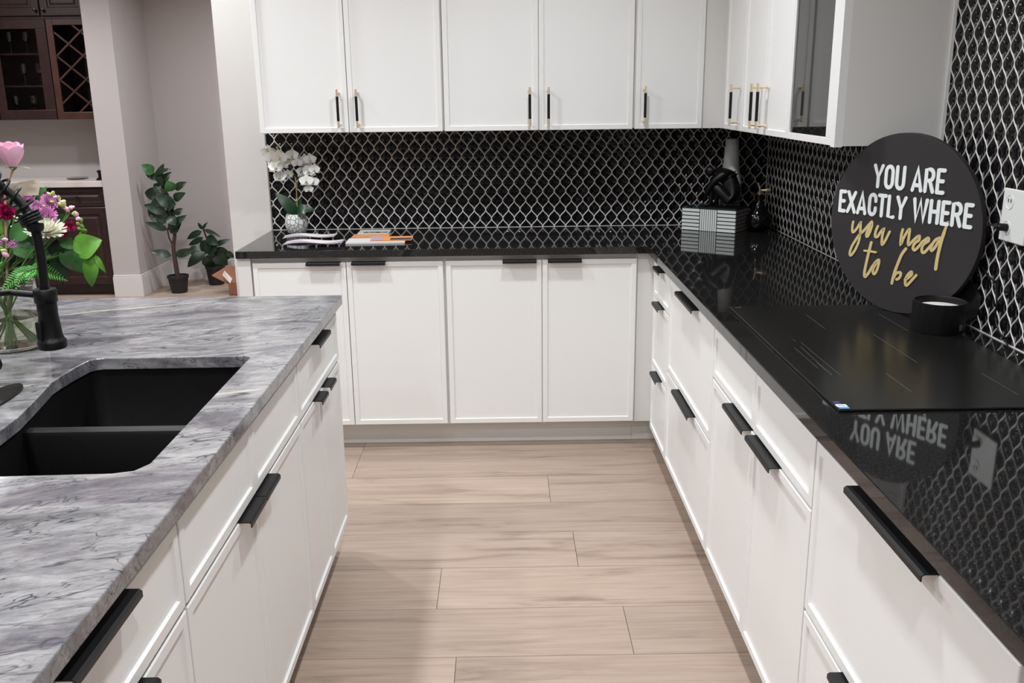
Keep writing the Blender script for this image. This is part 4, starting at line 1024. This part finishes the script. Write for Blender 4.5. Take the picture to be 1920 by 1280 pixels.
mum('small lilac daisy at the lower left of the bouquet', 22, 456, -.05, .016, 'pink', (.6, -.6, -.5), 3, 12, 'daisy', .2)
mum('small lilac daisy at the left edge above the fern', 4, 453, -.05, .014, 'pink', (.0, -.8, -.5), 3, 12, 'daisy', .2)
# snapdragon spikes
def spike(label, pts, buds, dy=0.):
    top = fp(*pts[0], dy); t = thing('flower_spike', label, 'flower', top, 'bouquet on the island')
    pw = [fp(*p, dy) for p in pts]; build('stem', B().tube(cr([(VX, VY, H+.03), NECK, *pw[::-1]], 6), .0022, 7), 'stem', t, True)
    for px, py, s, m in buds:
        c = fp(px, py, dy-.006); a = Vector((rq.uniform(-.6, .8), -.5, rq.uniform(-.3, .8))).normalized()
        build('bud', B().lathe([(.0, -s*.9), (.35*s, -s*.7), (.55*s, -.1*s), (.42*s, .5*s), (.0, s)], 10, c, a), m, t, True)
spike('spike of green and pink buds at the bouquet upper right', [(100, 362), (112, 385), (118, 415)], [(92, 364, .008, 'bud'), (99, 362, .009, 'bud'), (104, 370, .009, 'pink'), (110, 370, .008, 'bud'), (113, 383, .009, 'bud'), (84, 361, .006, 'magenta'), (84, 388, .008, 'bud'), (98, 378, .007, 'bud')])
spike('spike of pale pink buds leaning right above the bright leaf', [(138, 388), (128, 395), (120, 415)], [(120, 383, .010, 'bud'), (126, 392, .010, 'rose'), (133, 389, .010, 'rose'), (137, 388, .006, 'pink'), (118, 378, .009, 'bud'), (144, 402, .009, 'rose'), (139, 399, .008, 'bud')], -.01)
spike('curving spike of green buds at the bouquet right side', [(140, 400), (150, 412), (155, 428), (150, 445)], [(141, 402, .009, 'bud'), (146, 410, .010, 'rose'), (152, 412, .008, 'bud'), (146, 419, .009, 'bud'), (153, 424, .009, 'leafb'), (155, 431, .009, 'leafb'), (148, 428, .008, 'bud'), (151, 438, .008, 'leafb')], .01)
spike('spike of pale buds at the lower left of the bouquet', [(6, 440), (8, 470), (3, 500)], [(4, 446, .009, 'leafb'), (9, 449, .009, 'pink'), (10, 477, .012, 'rose'), (7, 470, .011, 'bud'), (3, 495, .010, 'leafb'), (2, 465, .009, 'leafb')], -.055)
spike('sprig of tiny white flowers behind the spring hose', [(40, 400), (28, 412), (24, 425)], [(30, 402, .005, 'white'), (37, 404, .005, 'white'), (33, 408, .005, 'white'), (42, 407, .004, 'bud'), (27, 406, .004, 'white'), (22, 425, .006, 'white'), (30, 414, .004, 'bud')], -.01)
# leaves
def sprig(label, lv, dy=0., name='leaf_sprig'):
    b0 = fp(lv[0][0], lv[0][1], lv[0][6] if len(lv[0]) > 6 else dy); t = thing(name, label, 'leaves', b0, 'bouquet on the island')
    for L in lv:
        d = L[6] if len(L) > 6 else dy
        build('leaf', leaf(fp(L[0], L[1], d), fp(L[2], L[3], d+rq.uniform(-.015, .015)), L[4], (rq.uniform(-.3, .3), -1, rq.uniform(.1, .7)), .08, 9, .12, .25, .05), L[5], t, True)
    stem_to(t, b0); return t
sprig('sprig with a large bright green leaf at the right edge of bouquet', [(140, 470, 191, 450, .036, 'leafb'), (172, 479, 172, 538, .022, 'leafb'), (178, 478, 199, 512, .008, 'leafb'), (138, 455, 175, 476, .020, 'leafb')], -.03)
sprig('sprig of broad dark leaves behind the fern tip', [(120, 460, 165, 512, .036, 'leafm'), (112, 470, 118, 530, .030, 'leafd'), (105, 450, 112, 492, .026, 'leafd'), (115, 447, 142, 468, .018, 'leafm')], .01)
sprig('upright pale green leaf sprig behind the beige card', [(68, 395, 86, 350, .024, 'leafm'), (88, 395, 72, 352, .020, 'leafm'), (110, 400, 118, 418, .014, 'leafm')], .06)
sprig('sprig of two mid green leaves left of the hose', [(52, 425, 18, 450, .026, 'leafm'), (60, 468, 28, 462, .0, 'leafm'), (30, 455, 62, 484, .026, 'leafm')], -.02)
sprig('sprig of rounded dark leaves under the magenta chrysanthemum', [(0, 430, 20, 412, .020, 'leafm'), (5, 415, 2, 440, .020, 'leafb'), (10, 375, 38, 388, .018, 'leafm'), (30, 395, 46, 372, .016, 'leafm'), (0, 350, -12, 330, .012, 'leafm'), (8, 348, -4, 340, .008, 'leafb')], .03)
sprig('sprig of dark leaves filling the heart of the bouquet', [(40, 500, 70, 450, .040, 'leafd'), (60, 500, 105, 455, .040, 'leafd'), (40, 500, 10, 440, .040, 'leafd'), (50, 500, 45, 425, .040, 'leafd'), (30, 520, -10, 470, .036, 'leafd'), (70, 515, 110, 480, .034, 'leafd'), (60, 440, 100, 410, .030, 'leafd'), (50, 430, 20, 395, .034, 'leafd')], .055)
def fern(label, base, tip, wd, dy, nl=11, droop=0.):
    nl = int(nl*.95)
    p0, p1 = fp(*base, dy+.03), fp(*tip, dy); t = thing('fern_frond', label, 'leaves', p0, 'bouquet on the island'); pts = []
    for i in range(nl*2+1): s_ = i/(nl*2); pts.append(p0.lerp(p1, s_)+Vector((0, -.01*math.sin(PI*s_), .012*math.sin(PI*s_))))
    build('rachis', B().tube(pts, [.0018*(1-.7*i/len(pts)) for i in range(len(pts))], 6), 'stem', t, True)
    ax_ = (p1-p0).normalized(); sd = Vector((-ax_.z, 0, ax_.x))
    for i in range(1, nl*2):
        s_ = i/(nl*2); L = wd*(1-s_)**.75*(.55+.45*min(1, s_*4))
        for sg in (-1, 1):
            d = (sd*sg*.85+ax_*.55+Vector((0, -.15, 0))).normalized()
            build('leaflet', leaf(pts[i], pts[i]+d*L, L*.085+.0008, (0, -1, .6), .05, 4, .1), 'fern', t, False, fix=False)
    stem_to(t, p0, r=.0016); return t
fern('bright fern frond pointing right below the white chrysanthemum', (55, 503), (127, 527), .040, -.05, 9)
fern('fern frond sweeping down to the lower left corner of bouquet', (72, 500), (2, 552), .034, -.07, 9)
fern('short fern frond hanging down in front of the vase neck', (56, 506), (30, 546), .022, -.075, 6)
fern('short fern frond hanging beside the lower left frond', (66, 508), (52, 541), .018, -.072, 5)
fern('fern frond rising right behind the black hose', (66, 500), (97, 480), .022, -.03, 6)
# card on a clear pick
cdp = thing('gift_card', 'beige folded card held on a clear pick in the bouquet', 'card', fp(24, 440, -.03), 'bouquet on the island')
k0, k1, k2, k3 = fp(16, 346, .03), fp(75, 346.5, .03), fp(72, 366, .03), fp(20, 368, .03)
build('card_front', B().add([k0, k1, k2, k3, k0+Vector((0, .0006, 0)), k1+Vector((0, .0006, 0)), k2+Vector((0, .0006, 0)), k3+Vector((0, .0006, 0))], [(0, 1, 2, 3), (7, 6, 5, 4), (0, 4, 5, 1), (1, 5, 6, 2), (2, 6, 7, 3), (3, 7, 4, 0)]), 'card', cdp)
e0, e1, e2, e3 = fp(16, 345.5, .036), fp(73, 335, .05), fp(73, 362, .05), fp(20, 366, .036)
build('card_back', B().add([e0, e1, e2, e3, e0+Vector((0, .0006, 0)), e1+Vector((0, .0006, 0)), e2+Vector((0, .0006, 0)), e3+Vector((0, .0006, 0))], [(0, 1, 2, 3), (7, 6, 5, 4), (0, 4, 5, 1), (1, 5, 6, 2), (2, 6, 7, 3), (3, 7, 4, 0)]), 'card', cdp)
build('pick', B().tube([fp(22, 372, .025), fp(25, 402, -.0), fp(26, 440, .0), NECK+Vector((-.01, 0, .0))], .0018, 8), 'clear', cdp, True)
r0_, r1_, r2_, r3_ = fp(66, 411, -.02), fp(72, 405, -.02), fp(75, 416, -.02), fp(69, 419, -.02)
o = build('care_tag', B().add([r0_, r1_, r2_, r3_, r0_+Vector((0, .001, 0)), r1_+Vector((0, .001, 0)), r2_+Vector((0, .001, 0)), r3_+Vector((0, .001, 0))], [(0, 1, 2, 3), (7, 6, 5, 4), (0, 4, 5, 1), (1, 5, 6, 2), (2, 6, 7, 3), (3, 7, 4, 0)]), 'red')
tag(o, 'small red tag tucked between the pink and white chrysanthemums', 'tag', 'bouquet on the island')

# ---------------------------------------------------------------- plants in the hall
FIG = [(-3.34, .70, -3.24, .73, .030, 0), (-3.35, .82, -3.44, .88, .03, 0), (-3.33, .60, -3.43, .64, .032, 0), (-3.32, .63, -3.26, .56, .03, 0), (-3.37, .88, -3.33, .95, .028, 0), (-3.34, .75, -3.45, .74, .03, 0), (-3.407, 0.97, -3.488, 1.039, 0.030, 'leafm'), (-3.383, 0.915, -3.5, 0.981, 0.024, 0), (-3.387, 0.925, -3.309, 1.047, 0.020, 0), (-3.346, 0.979, -3.264, 1.002, 0.011, 0), (-3.368, 0.871, -3.267, 0.978, 0.026, 0), (-3.268, 0.83, -3.294, 0.914, 0.034, 'leafm'), (-3.252, 0.84, -3.141, 0.898, 0.022, 0), (-3.27, 0.76, -3.15, 0.819, 0.024, 0), (-3.377, 0.792, -3.519, 0.813, 0.036, 0), (-3.276, 0.711, -3.407, 0.792, 0.036, 0), (-3.341, 0.661, -3.504, 0.723, 0.030, 0), (-3.361, 0.571, -3.499, 0.683, 0.038, 0), (-3.346, 0.52, -3.5, 0.588, 0.020, 0), (-3.346, 0.52, -3.183, 0.634, 0.026, 0), (-3.329, 0.49, -3.228, 0.59, 0.030, 0), (-3.283, 0.641, -3.218, 0.685, 0.018, 0), (-3.339, 0.306, -3.492, 0.349, 0.024, 0), (-3.314, 0.306, -3.162, 0.35, 0.024, 0), (-3.338, 0.601, -3.298, 0.691, 0.032, 0), (-3.332, 0.741, -3.399, 0.861, 0.032, 0), (-3.289, 0.681, -3.34, 0.761, 0.032, 0)]
SMALL = [(-3.163, 0.475, -3.21, 0.528, 0.013), (-3.163, 0.475, -3.126, 0.533, 0.013), (-3.175, 0.46, -3.308, 0.393, 0.025), (-3.17, 0.407, -3.303, 0.339, 0.022), (-3.152, 0.475, -3.012, 0.41, 0.016), (-3.138, 0.412, -3.028, 0.347, 0.036), (-3.082, 0.337, -2.946, 0.383, 0.020), (-3.189, 0.317, -3.081, 0.347, 0.026), (-3.16, 0.284, -3.299, 0.168, 0.042), (-3.097, 0.284, -2.96, 0.228, 0.055), (-3.088, 0.273, -2.992, 0.164, 0.050), (-3.153, 0.252, -3.133, 0.134, 0.050), (-3.229, 0.339, -3.259, 0.254, 0.036), (-2.981, 0.282, -2.917, 0.233, 0.022), (-3.12, .38, -3.18, .26, .05), (-3.08, .36, -3.12, .25, .05)]
def pot(par, x, y, r0, r1, h):
    build('pot', B().lathe([(.0, .001), (r0, .001), (r1*.97, h*.86), (r1*1.04, h*.87), (r1*1.04, h), (r1*.95, h), (r1*.93, h*.93), (.0, h*.92)], 28, (x, y, 0)), 'potblk', par, True)
fg = thing('rubber_plant', 'tall dark-leaved rubber plant in black pot in the hall corner', 'potted plant', (-3.31, 3.56, 0))
pot(fg, -3.31, 3.56, .062, .083, .142)
tr = cr([(-3.31, 3.56, .11), (-3.319, 3.56, .254), (-3.321, 3.56, .378), (-3.300, 3.56, .479), (-3.316, 3.56, .56), (-3.326, 3.56, .711), (-3.373, 3.56, .90)], 6)
build('trunk', B().tube(tr, [.020-.013*i/len(tr) for i in range(len(tr))], 10), 'bark', fg, True)
build('branch', B().tube([(-3.318, 3.56, .37), (-3.345, 3.55, .45), (-3.347, 3.54, .53)], .007, 8), 'bark', fg, True)
for i, (a, b_, c, d, w_, m) in enumerate(FIG):
    dy = rq.uniform(-.07, .06)
    build('leaf', leaf((a, 3.55+dy*.2, b_), (c, 3.55+dy, d), w_*1.55, (rq.uniform(-.4, .4), -1, rq.uniform(0, .6)), .10, 7, .14), m or 'leafd', fg, True)
sm = thing('potted_foliage', 'low bushy dark-leaved plant in black pot beside the rubber plant', 'potted plant', (-3.10, 3.88, 0))
pot(sm, -3.10, 3.88, .062, .080, .16)
build('trunk', B().tube(cr([(-3.10, 3.88, .13), (-3.12, 3.87, .3), (-3.165, 3.86, .48)], 5), .007, 8), 'bark', sm, True)
for (a, b_, c, d, w_) in SMALL:
    dy = rq.uniform(-.08, .05)
    build('leaf', leaf((a, 3.85+dy*.2, b_), (c, 3.85+dy, d), w_*1.25, (rq.uniform(-.4, .4), -1, rq.uniform(0, .8)), .10, 7, .14), 'leafd', sm, True)
# torn cardboard box
cb = thing('cardboard_box', 'open brown cardboard box with packing tape behind the cabinet end', 'box', (-2.80, 3.52, 0))
b = B().box((-2.855, 3.40, .001), (-2.55, 3.406, .10)).box((-2.855, 3.60, .001), (-2.55, 3.606, .16)).box((-2.855, 3.406, .001), (-2.849, 3.60, .10)).box((-2.55, 3.40, .001), (-2.544, 3.606, .16)).box((-2.855, 3.40, .001), (-2.55, 3.606, .005))
build('box_walls', b, 'kraft', cb)
def quad(name, pts, m, par, th=.004):
    p = [Vector(q_) for q_ in pts]; n_ = (p[1]-p[0]).cross(p[3]-p[0]).normalized()*th
    build(name, B().add(p+[q_+n_ for q_ in p], [(0, 1, 2, 3), (7, 6, 5, 4), (0, 4, 5, 1), (1, 5, 6, 2), (2, 6, 7, 3), (3, 7, 4, 0)]), m, par)
quad('box_flap', [(-2.852, 3.42, .085), (-3.003, 3.46, .156), (-2.886, 3.60, .222), (-2.80, 3.58, .17)], 'kraft', cb)
quad('box_flap', [(-2.85, 3.41, .10), (-2.56, 3.41, .10), (-2.60, 3.46, .235), (-2.84, 3.47, .225)], 'kraft', cb)
quad('tape_strip', [(-2.905, 3.425, .165), (-2.885, 3.43, .20), (-2.825, 3.42, .135), (-2.84, 3.40, .10)], 'tape', cb, .001)

# ---------------------------------------------------------------- bar alcove
def raised(plane, a0, a1, z0, z1, fr=.055):
    b = B(); rings = [(0, -.02), (0, -.002), (.003, 0), (fr, 0), (fr+.006, -.008), (fr+.020, -.008), (fr+.034, -.001)]; vs = []; fs = []
    for o_, d in rings: vs += [P(plane, a0+o_, d, z0+o_), P(plane, a1-o_, d, z0+o_), P(plane, a1-o_, d, z1-o_), P(plane, a0+o_, d, z1-o_)]
    for i in range(len(rings)-1):
        for k in range(4): fs.append((i*4+k, i*4+(k+1) % 4, (i+1)*4+(k+1) % 4, (i+1)*4+k))
    m = (len(rings)-1)*4; fs += [(m, m+1, m+2, m+3), (3, 2, 1, 0)]
    return b.add(vs, fs)
PL_ = ('y', 3.45); BX0 = -5.07; BXR = -3.775
for i, lab in enumerate(('dark cherry bar base cabinet against the pillar', 'dark cherry bar base cabinet, second from the pillar', 'dark cherry bar base cabinet, third from the pillar')):
    a1 = BXR-i*.43; a0 = a1-.43
    t = thing('bar_cabinet', lab, 'cabinet', ((a0+a1)/2, 3.65, 0), 'bar base cabinets')
    build('body', B().box((a0, 3.470, .09), (a1, 3.868, .875)).box((a0, 3.53, .001), (a1, 3.868, .09)), 'wood', t)
    d = build('drawer', raised(PL_, a0+.006, a1-.006, .725, .862, .03), 'wood', t)
    build('knob', B().lathe([(.0, 0), (.006, 0), (.006, .012), (.013, .016), (.013, .024), (.0, .026)], 14, ((a0+a1)/2, 3.45, .794), (0, -1, 0)), 'black_pull', d, True)
    d = build('door', raised(PL_, a0+.006, a1-.006, .10, .715), 'wood', t)
    build('knob', B().lathe([(.0, 0), (.006, 0), (.006, .012), (.013, .016), (.013, .024), (.0, .026)], 14, (a0+.04, 3.45, .66), (0, -1, 0)), 'black_pull', d, True)
o = build('bar_counter', B().box((BX0, 3.425, .876), (BXR, 3.869, .922), .004), 'bartop'); tag(o, 'pale stone bar counter on the dark cherry cabinets', 'countertop')
# upper: glass doors and wine lattice
YB = 3.55; PBU = ('y', YB)
t = thing('glass_bar_cabinet', 'dark cherry wall cabinet with a glass door full of stemware', 'cabinet', (-4.33, 3.7, 1.39), 'bar wall cabinets')
a0, a1, z0, z1 = -4.556, -4.112, 1.392, 2.135
build('body', B().box((a0, YB+.02, z0), (a0+.018, 3.869, z1)).box((a1-.018, YB+.02, z0), (a1, 3.869, z1)).box((a0+.018, YB+.02, z0), (a1-.018, 3.869, z0+.018)).box((a0+.018, YB+.02, z1-.018), (a1-.018, 3.869, z1)).box((a0+.018, 3.855, z0+.018), (a1-.018, 3.869, z1-.018)), 'wood', t)
SH = [1.640, 1.878]
for z in SH: build('shelf', B().box((a0+.018, YB+.03, z), (a1-.018, 3.855, z+.012)), 'woodl', t)
d = build('door', B().box((a0+.002, YB, z0), (a1-.002, YB+.02, z0+.075), .003).box((a0+.002, YB, z1-.068), (a1-.002, YB+.02, z1), .003).box((a0+.002, YB, z0+.075), (a0+.065, YB+.02, z1-.068), .003).box((a1-.082, YB, z0+.075), (a1-.002, YB+.02, z1-.068), .003), 'wood', t)
build('glass_pane', B().box((a0+.065, YB+.009, z0+.075), (a1-.082, YB+.012, z1-.068)), 'pane', d)
t = thing('glass_bar_cabinet', 'dark cherry glass-door wall cabinet cut by the left picture edge', 'cabinet', (-4.78, 3.7, 1.39), 'bar wall cabinets')
a0, a1 = -5.0, -4.558
build('body', B().box((a0, YB+.02, z0), (a1, 3.869, z1)), 'wood', t)
d = build('door', B().box((a0+.002, YB, z0), (a1-.002, YB+.02, z0+.075)).box((a0+.002, YB, z1-.068), (a1-.002, YB+.02, z1)).box((a0+.002, YB, z0+.075), (a0+.08, YB+.02, z1-.068)).box((a1-.065, YB, z0+.075), (a1-.002, YB+.02, z1-.068)), 'wood', t)
build('glass_pane', B().box((a0+.08, YB+.008, z0+.075), (a1-.065, YB+.012, z1-.068)), 'glassblk', d)
t = thing('wine_rack', 'reddish cherry diamond-lattice wine rack beside the pillar', 'wine rack', (-3.95, 3.7, 1.39), 'bar wall cabinets')
a0, a1 = -4.108, BXR; oa0, oa1, oz0, oz1 = a0+.050, a1-.02, 1.447, 2.092
build('frame', B().box((a0, YB, z0), (oa0, YB+.02, z1), .002).box((oa1, YB, z0), (a1, YB+.02, z1), .002).box((oa0, YB, z0), (oa1, YB+.02, oz0), .002).box((oa0, YB, oz1), (oa1, YB+.02, z1), .002), 'woodl', t)
build('body', B().box((a0, YB+.02, z0), (a0+.018, 3.869, z1)).box((a1-.018, YB+.02, z0), (a1, 3.869, z1)).box((a0+.018, 3.855, z0), (a1-.018, 3.869, z1)).box((a0+.018, YB+.02, z0), (a1-.018, 3.855, z0+.018)).box((a0+.018, YB+.02, z1-.018), (a1-.018, 3.855, z1)), 'dark', t)
PXL, PZL = .203, .176
def clipseg(p, q):
    (x0, z0_), (x1, z1_) = p, q; t0, t1 = 0., 1.; dx, dz = x1-x0, z1_-z0_
    for pp, qq in ((-dx, x0-oa0), (dx, oa1-x0), (-dz, z0_-oz0), (dz, oz1-z0_)):
        if abs(pp) < 1e-12:
            if qq < 0: return None
        else:
            r = qq/pp
            if pp < 0: t0 = max(t0, r)
            else: t1 = min(t1, r)
    return None if t0 >= t1-.02 else ((x0+t0*dx, z0_+t0*dz), (x0+t1*dx, z0_+t1*dz))
sl = PZL/PXL
for sg in (1, -1):
    for k in range(-14, 22):
        zc = 2.042+k*PZL; s_ = clipseg((oa0-2, zc-sg*sl*2), (oa0+2, zc+sg*sl*2))
        if s_:
            (xa, za), (xb, zb) = s_; dd = Vector((xb-xa, zb-za)).normalized(); nn = Vector((-dd.y, dd.x))*.0065; yy = YB+(.004 if sg > 0 else .009)
            vs = [(xa-nn.x, yy, za-nn.y), (xb-nn.x, yy, zb-nn.y), (xb+nn.x, yy, zb+nn.y), (xa+nn.x, yy, za+nn.y)]
            vs += [(x, y+.015, z) for x, y, z in vs]
            build('lattice_slat', B().add(vs, [(0, 1, 2, 3), (7, 6, 5, 4), (0, 4, 5, 1), (1, 5, 6, 2), (2, 6, 7, 3), (3, 7, 4, 0)]), 'woodl', t)
for i, (a0, a1, lab) in enumerate(((-4.130, BXR, 'dark cherry top cabinet above the wine rack'), (-4.556, -4.131, 'dark cherry top cabinet above the stemware door'), (-5.0, -4.557, 'dark cherry top cabinet at the left picture edge'))):
    t = thing('top_cabinet', lab, 'cabinet', ((a0+a1)/2, 3.7, 2.14), 'bar wall cabinets')
    build('body', B().box((a0, YB+.0, 2.137), (a1, 3.869, 2.62)), 'wood', t)
    d = build('door', raised(('y', YB-.0205), a0+.004, a1-.004, 2.160, 2.61), 'wood', t)
    kx = a0+.03 if i == 0 else a1-.03
    build('knob', B().lathe([(.0, 0), (.006, 0), (.006, .012), (.012, .016), (.012, .024), (.0, .026)], 14, (kx, YB-.0205, 2.20), (0, -1, 0)), 'black_pull', d, True)
# stemware
gl = None
spots = [(-4.451, 1.890, 3.66, 'left wine glass on the top shelf of the bar cabinet'), (-4.326, 1.890, 3.66, 'right wine glass on the top shelf of the bar cabinet'),
         (-4.376, 1.652, 3.66, 'left wine glass on the middle shelf of the bar cabinet'), (-4.256, 1.652, 3.66, 'right wine glass on the middle shelf of the bar cabinet'),
         (-4.470, 1.410, 3.66, 'left wine glass on the bottom shelf of the bar cabinet'), (-4.333, 1.410, 3.66, 'right wine glass on the bottom shelf of the bar cabinet')]
for i, (x, z, y, lab) in enumerate(spots):
    if gl is None:
        gl = thing('wine_glass', lab, 'glass', (x, y, z), 'stemware in the bar cabinet')
        build('bowl', B().lathe([(.003, .078), (.018, .084), (.030, .105), (.033, .13), (.028, .165), (.027, .165), (.0315, .13), (.0285, .106), (.017, .087), (.0, .082)], 20, (x, y, z)), 'clear', gl, True)
        build('stem', B().lathe([(.0, .0015), (.030, .0015), (.029, .004), (.004, .008), (.0035, .078)], 16, (x, y, z)), 'clear', gl, True)
    else:
        c = copy_tree(gl); c.location = (x, y, z); c['label'] = lab
o = build('serving_dish', B().lathe([(.0, .002), (.05, .002), (.075, .006), (.085, .011), (.083, .012), (.05, .005), (.0, .004)], 28, (-4.07, 3.66, .922)), 'vaseb', None, True); tag(o, 'flat grey dish on the pale bar counter', 'dish')
o = build('bottle_opener', B().lathe([(.0, .0005), (.030, .0005), (.028, .010), (.012, .022), (.012, .055), (.020, .062), (.018, .075), (.0, .078)], 18, (-3.835, 3.54, .922)), 'matte', None, True); tag(o, 'small black stand on the bar counter against the pillar', 'stand')
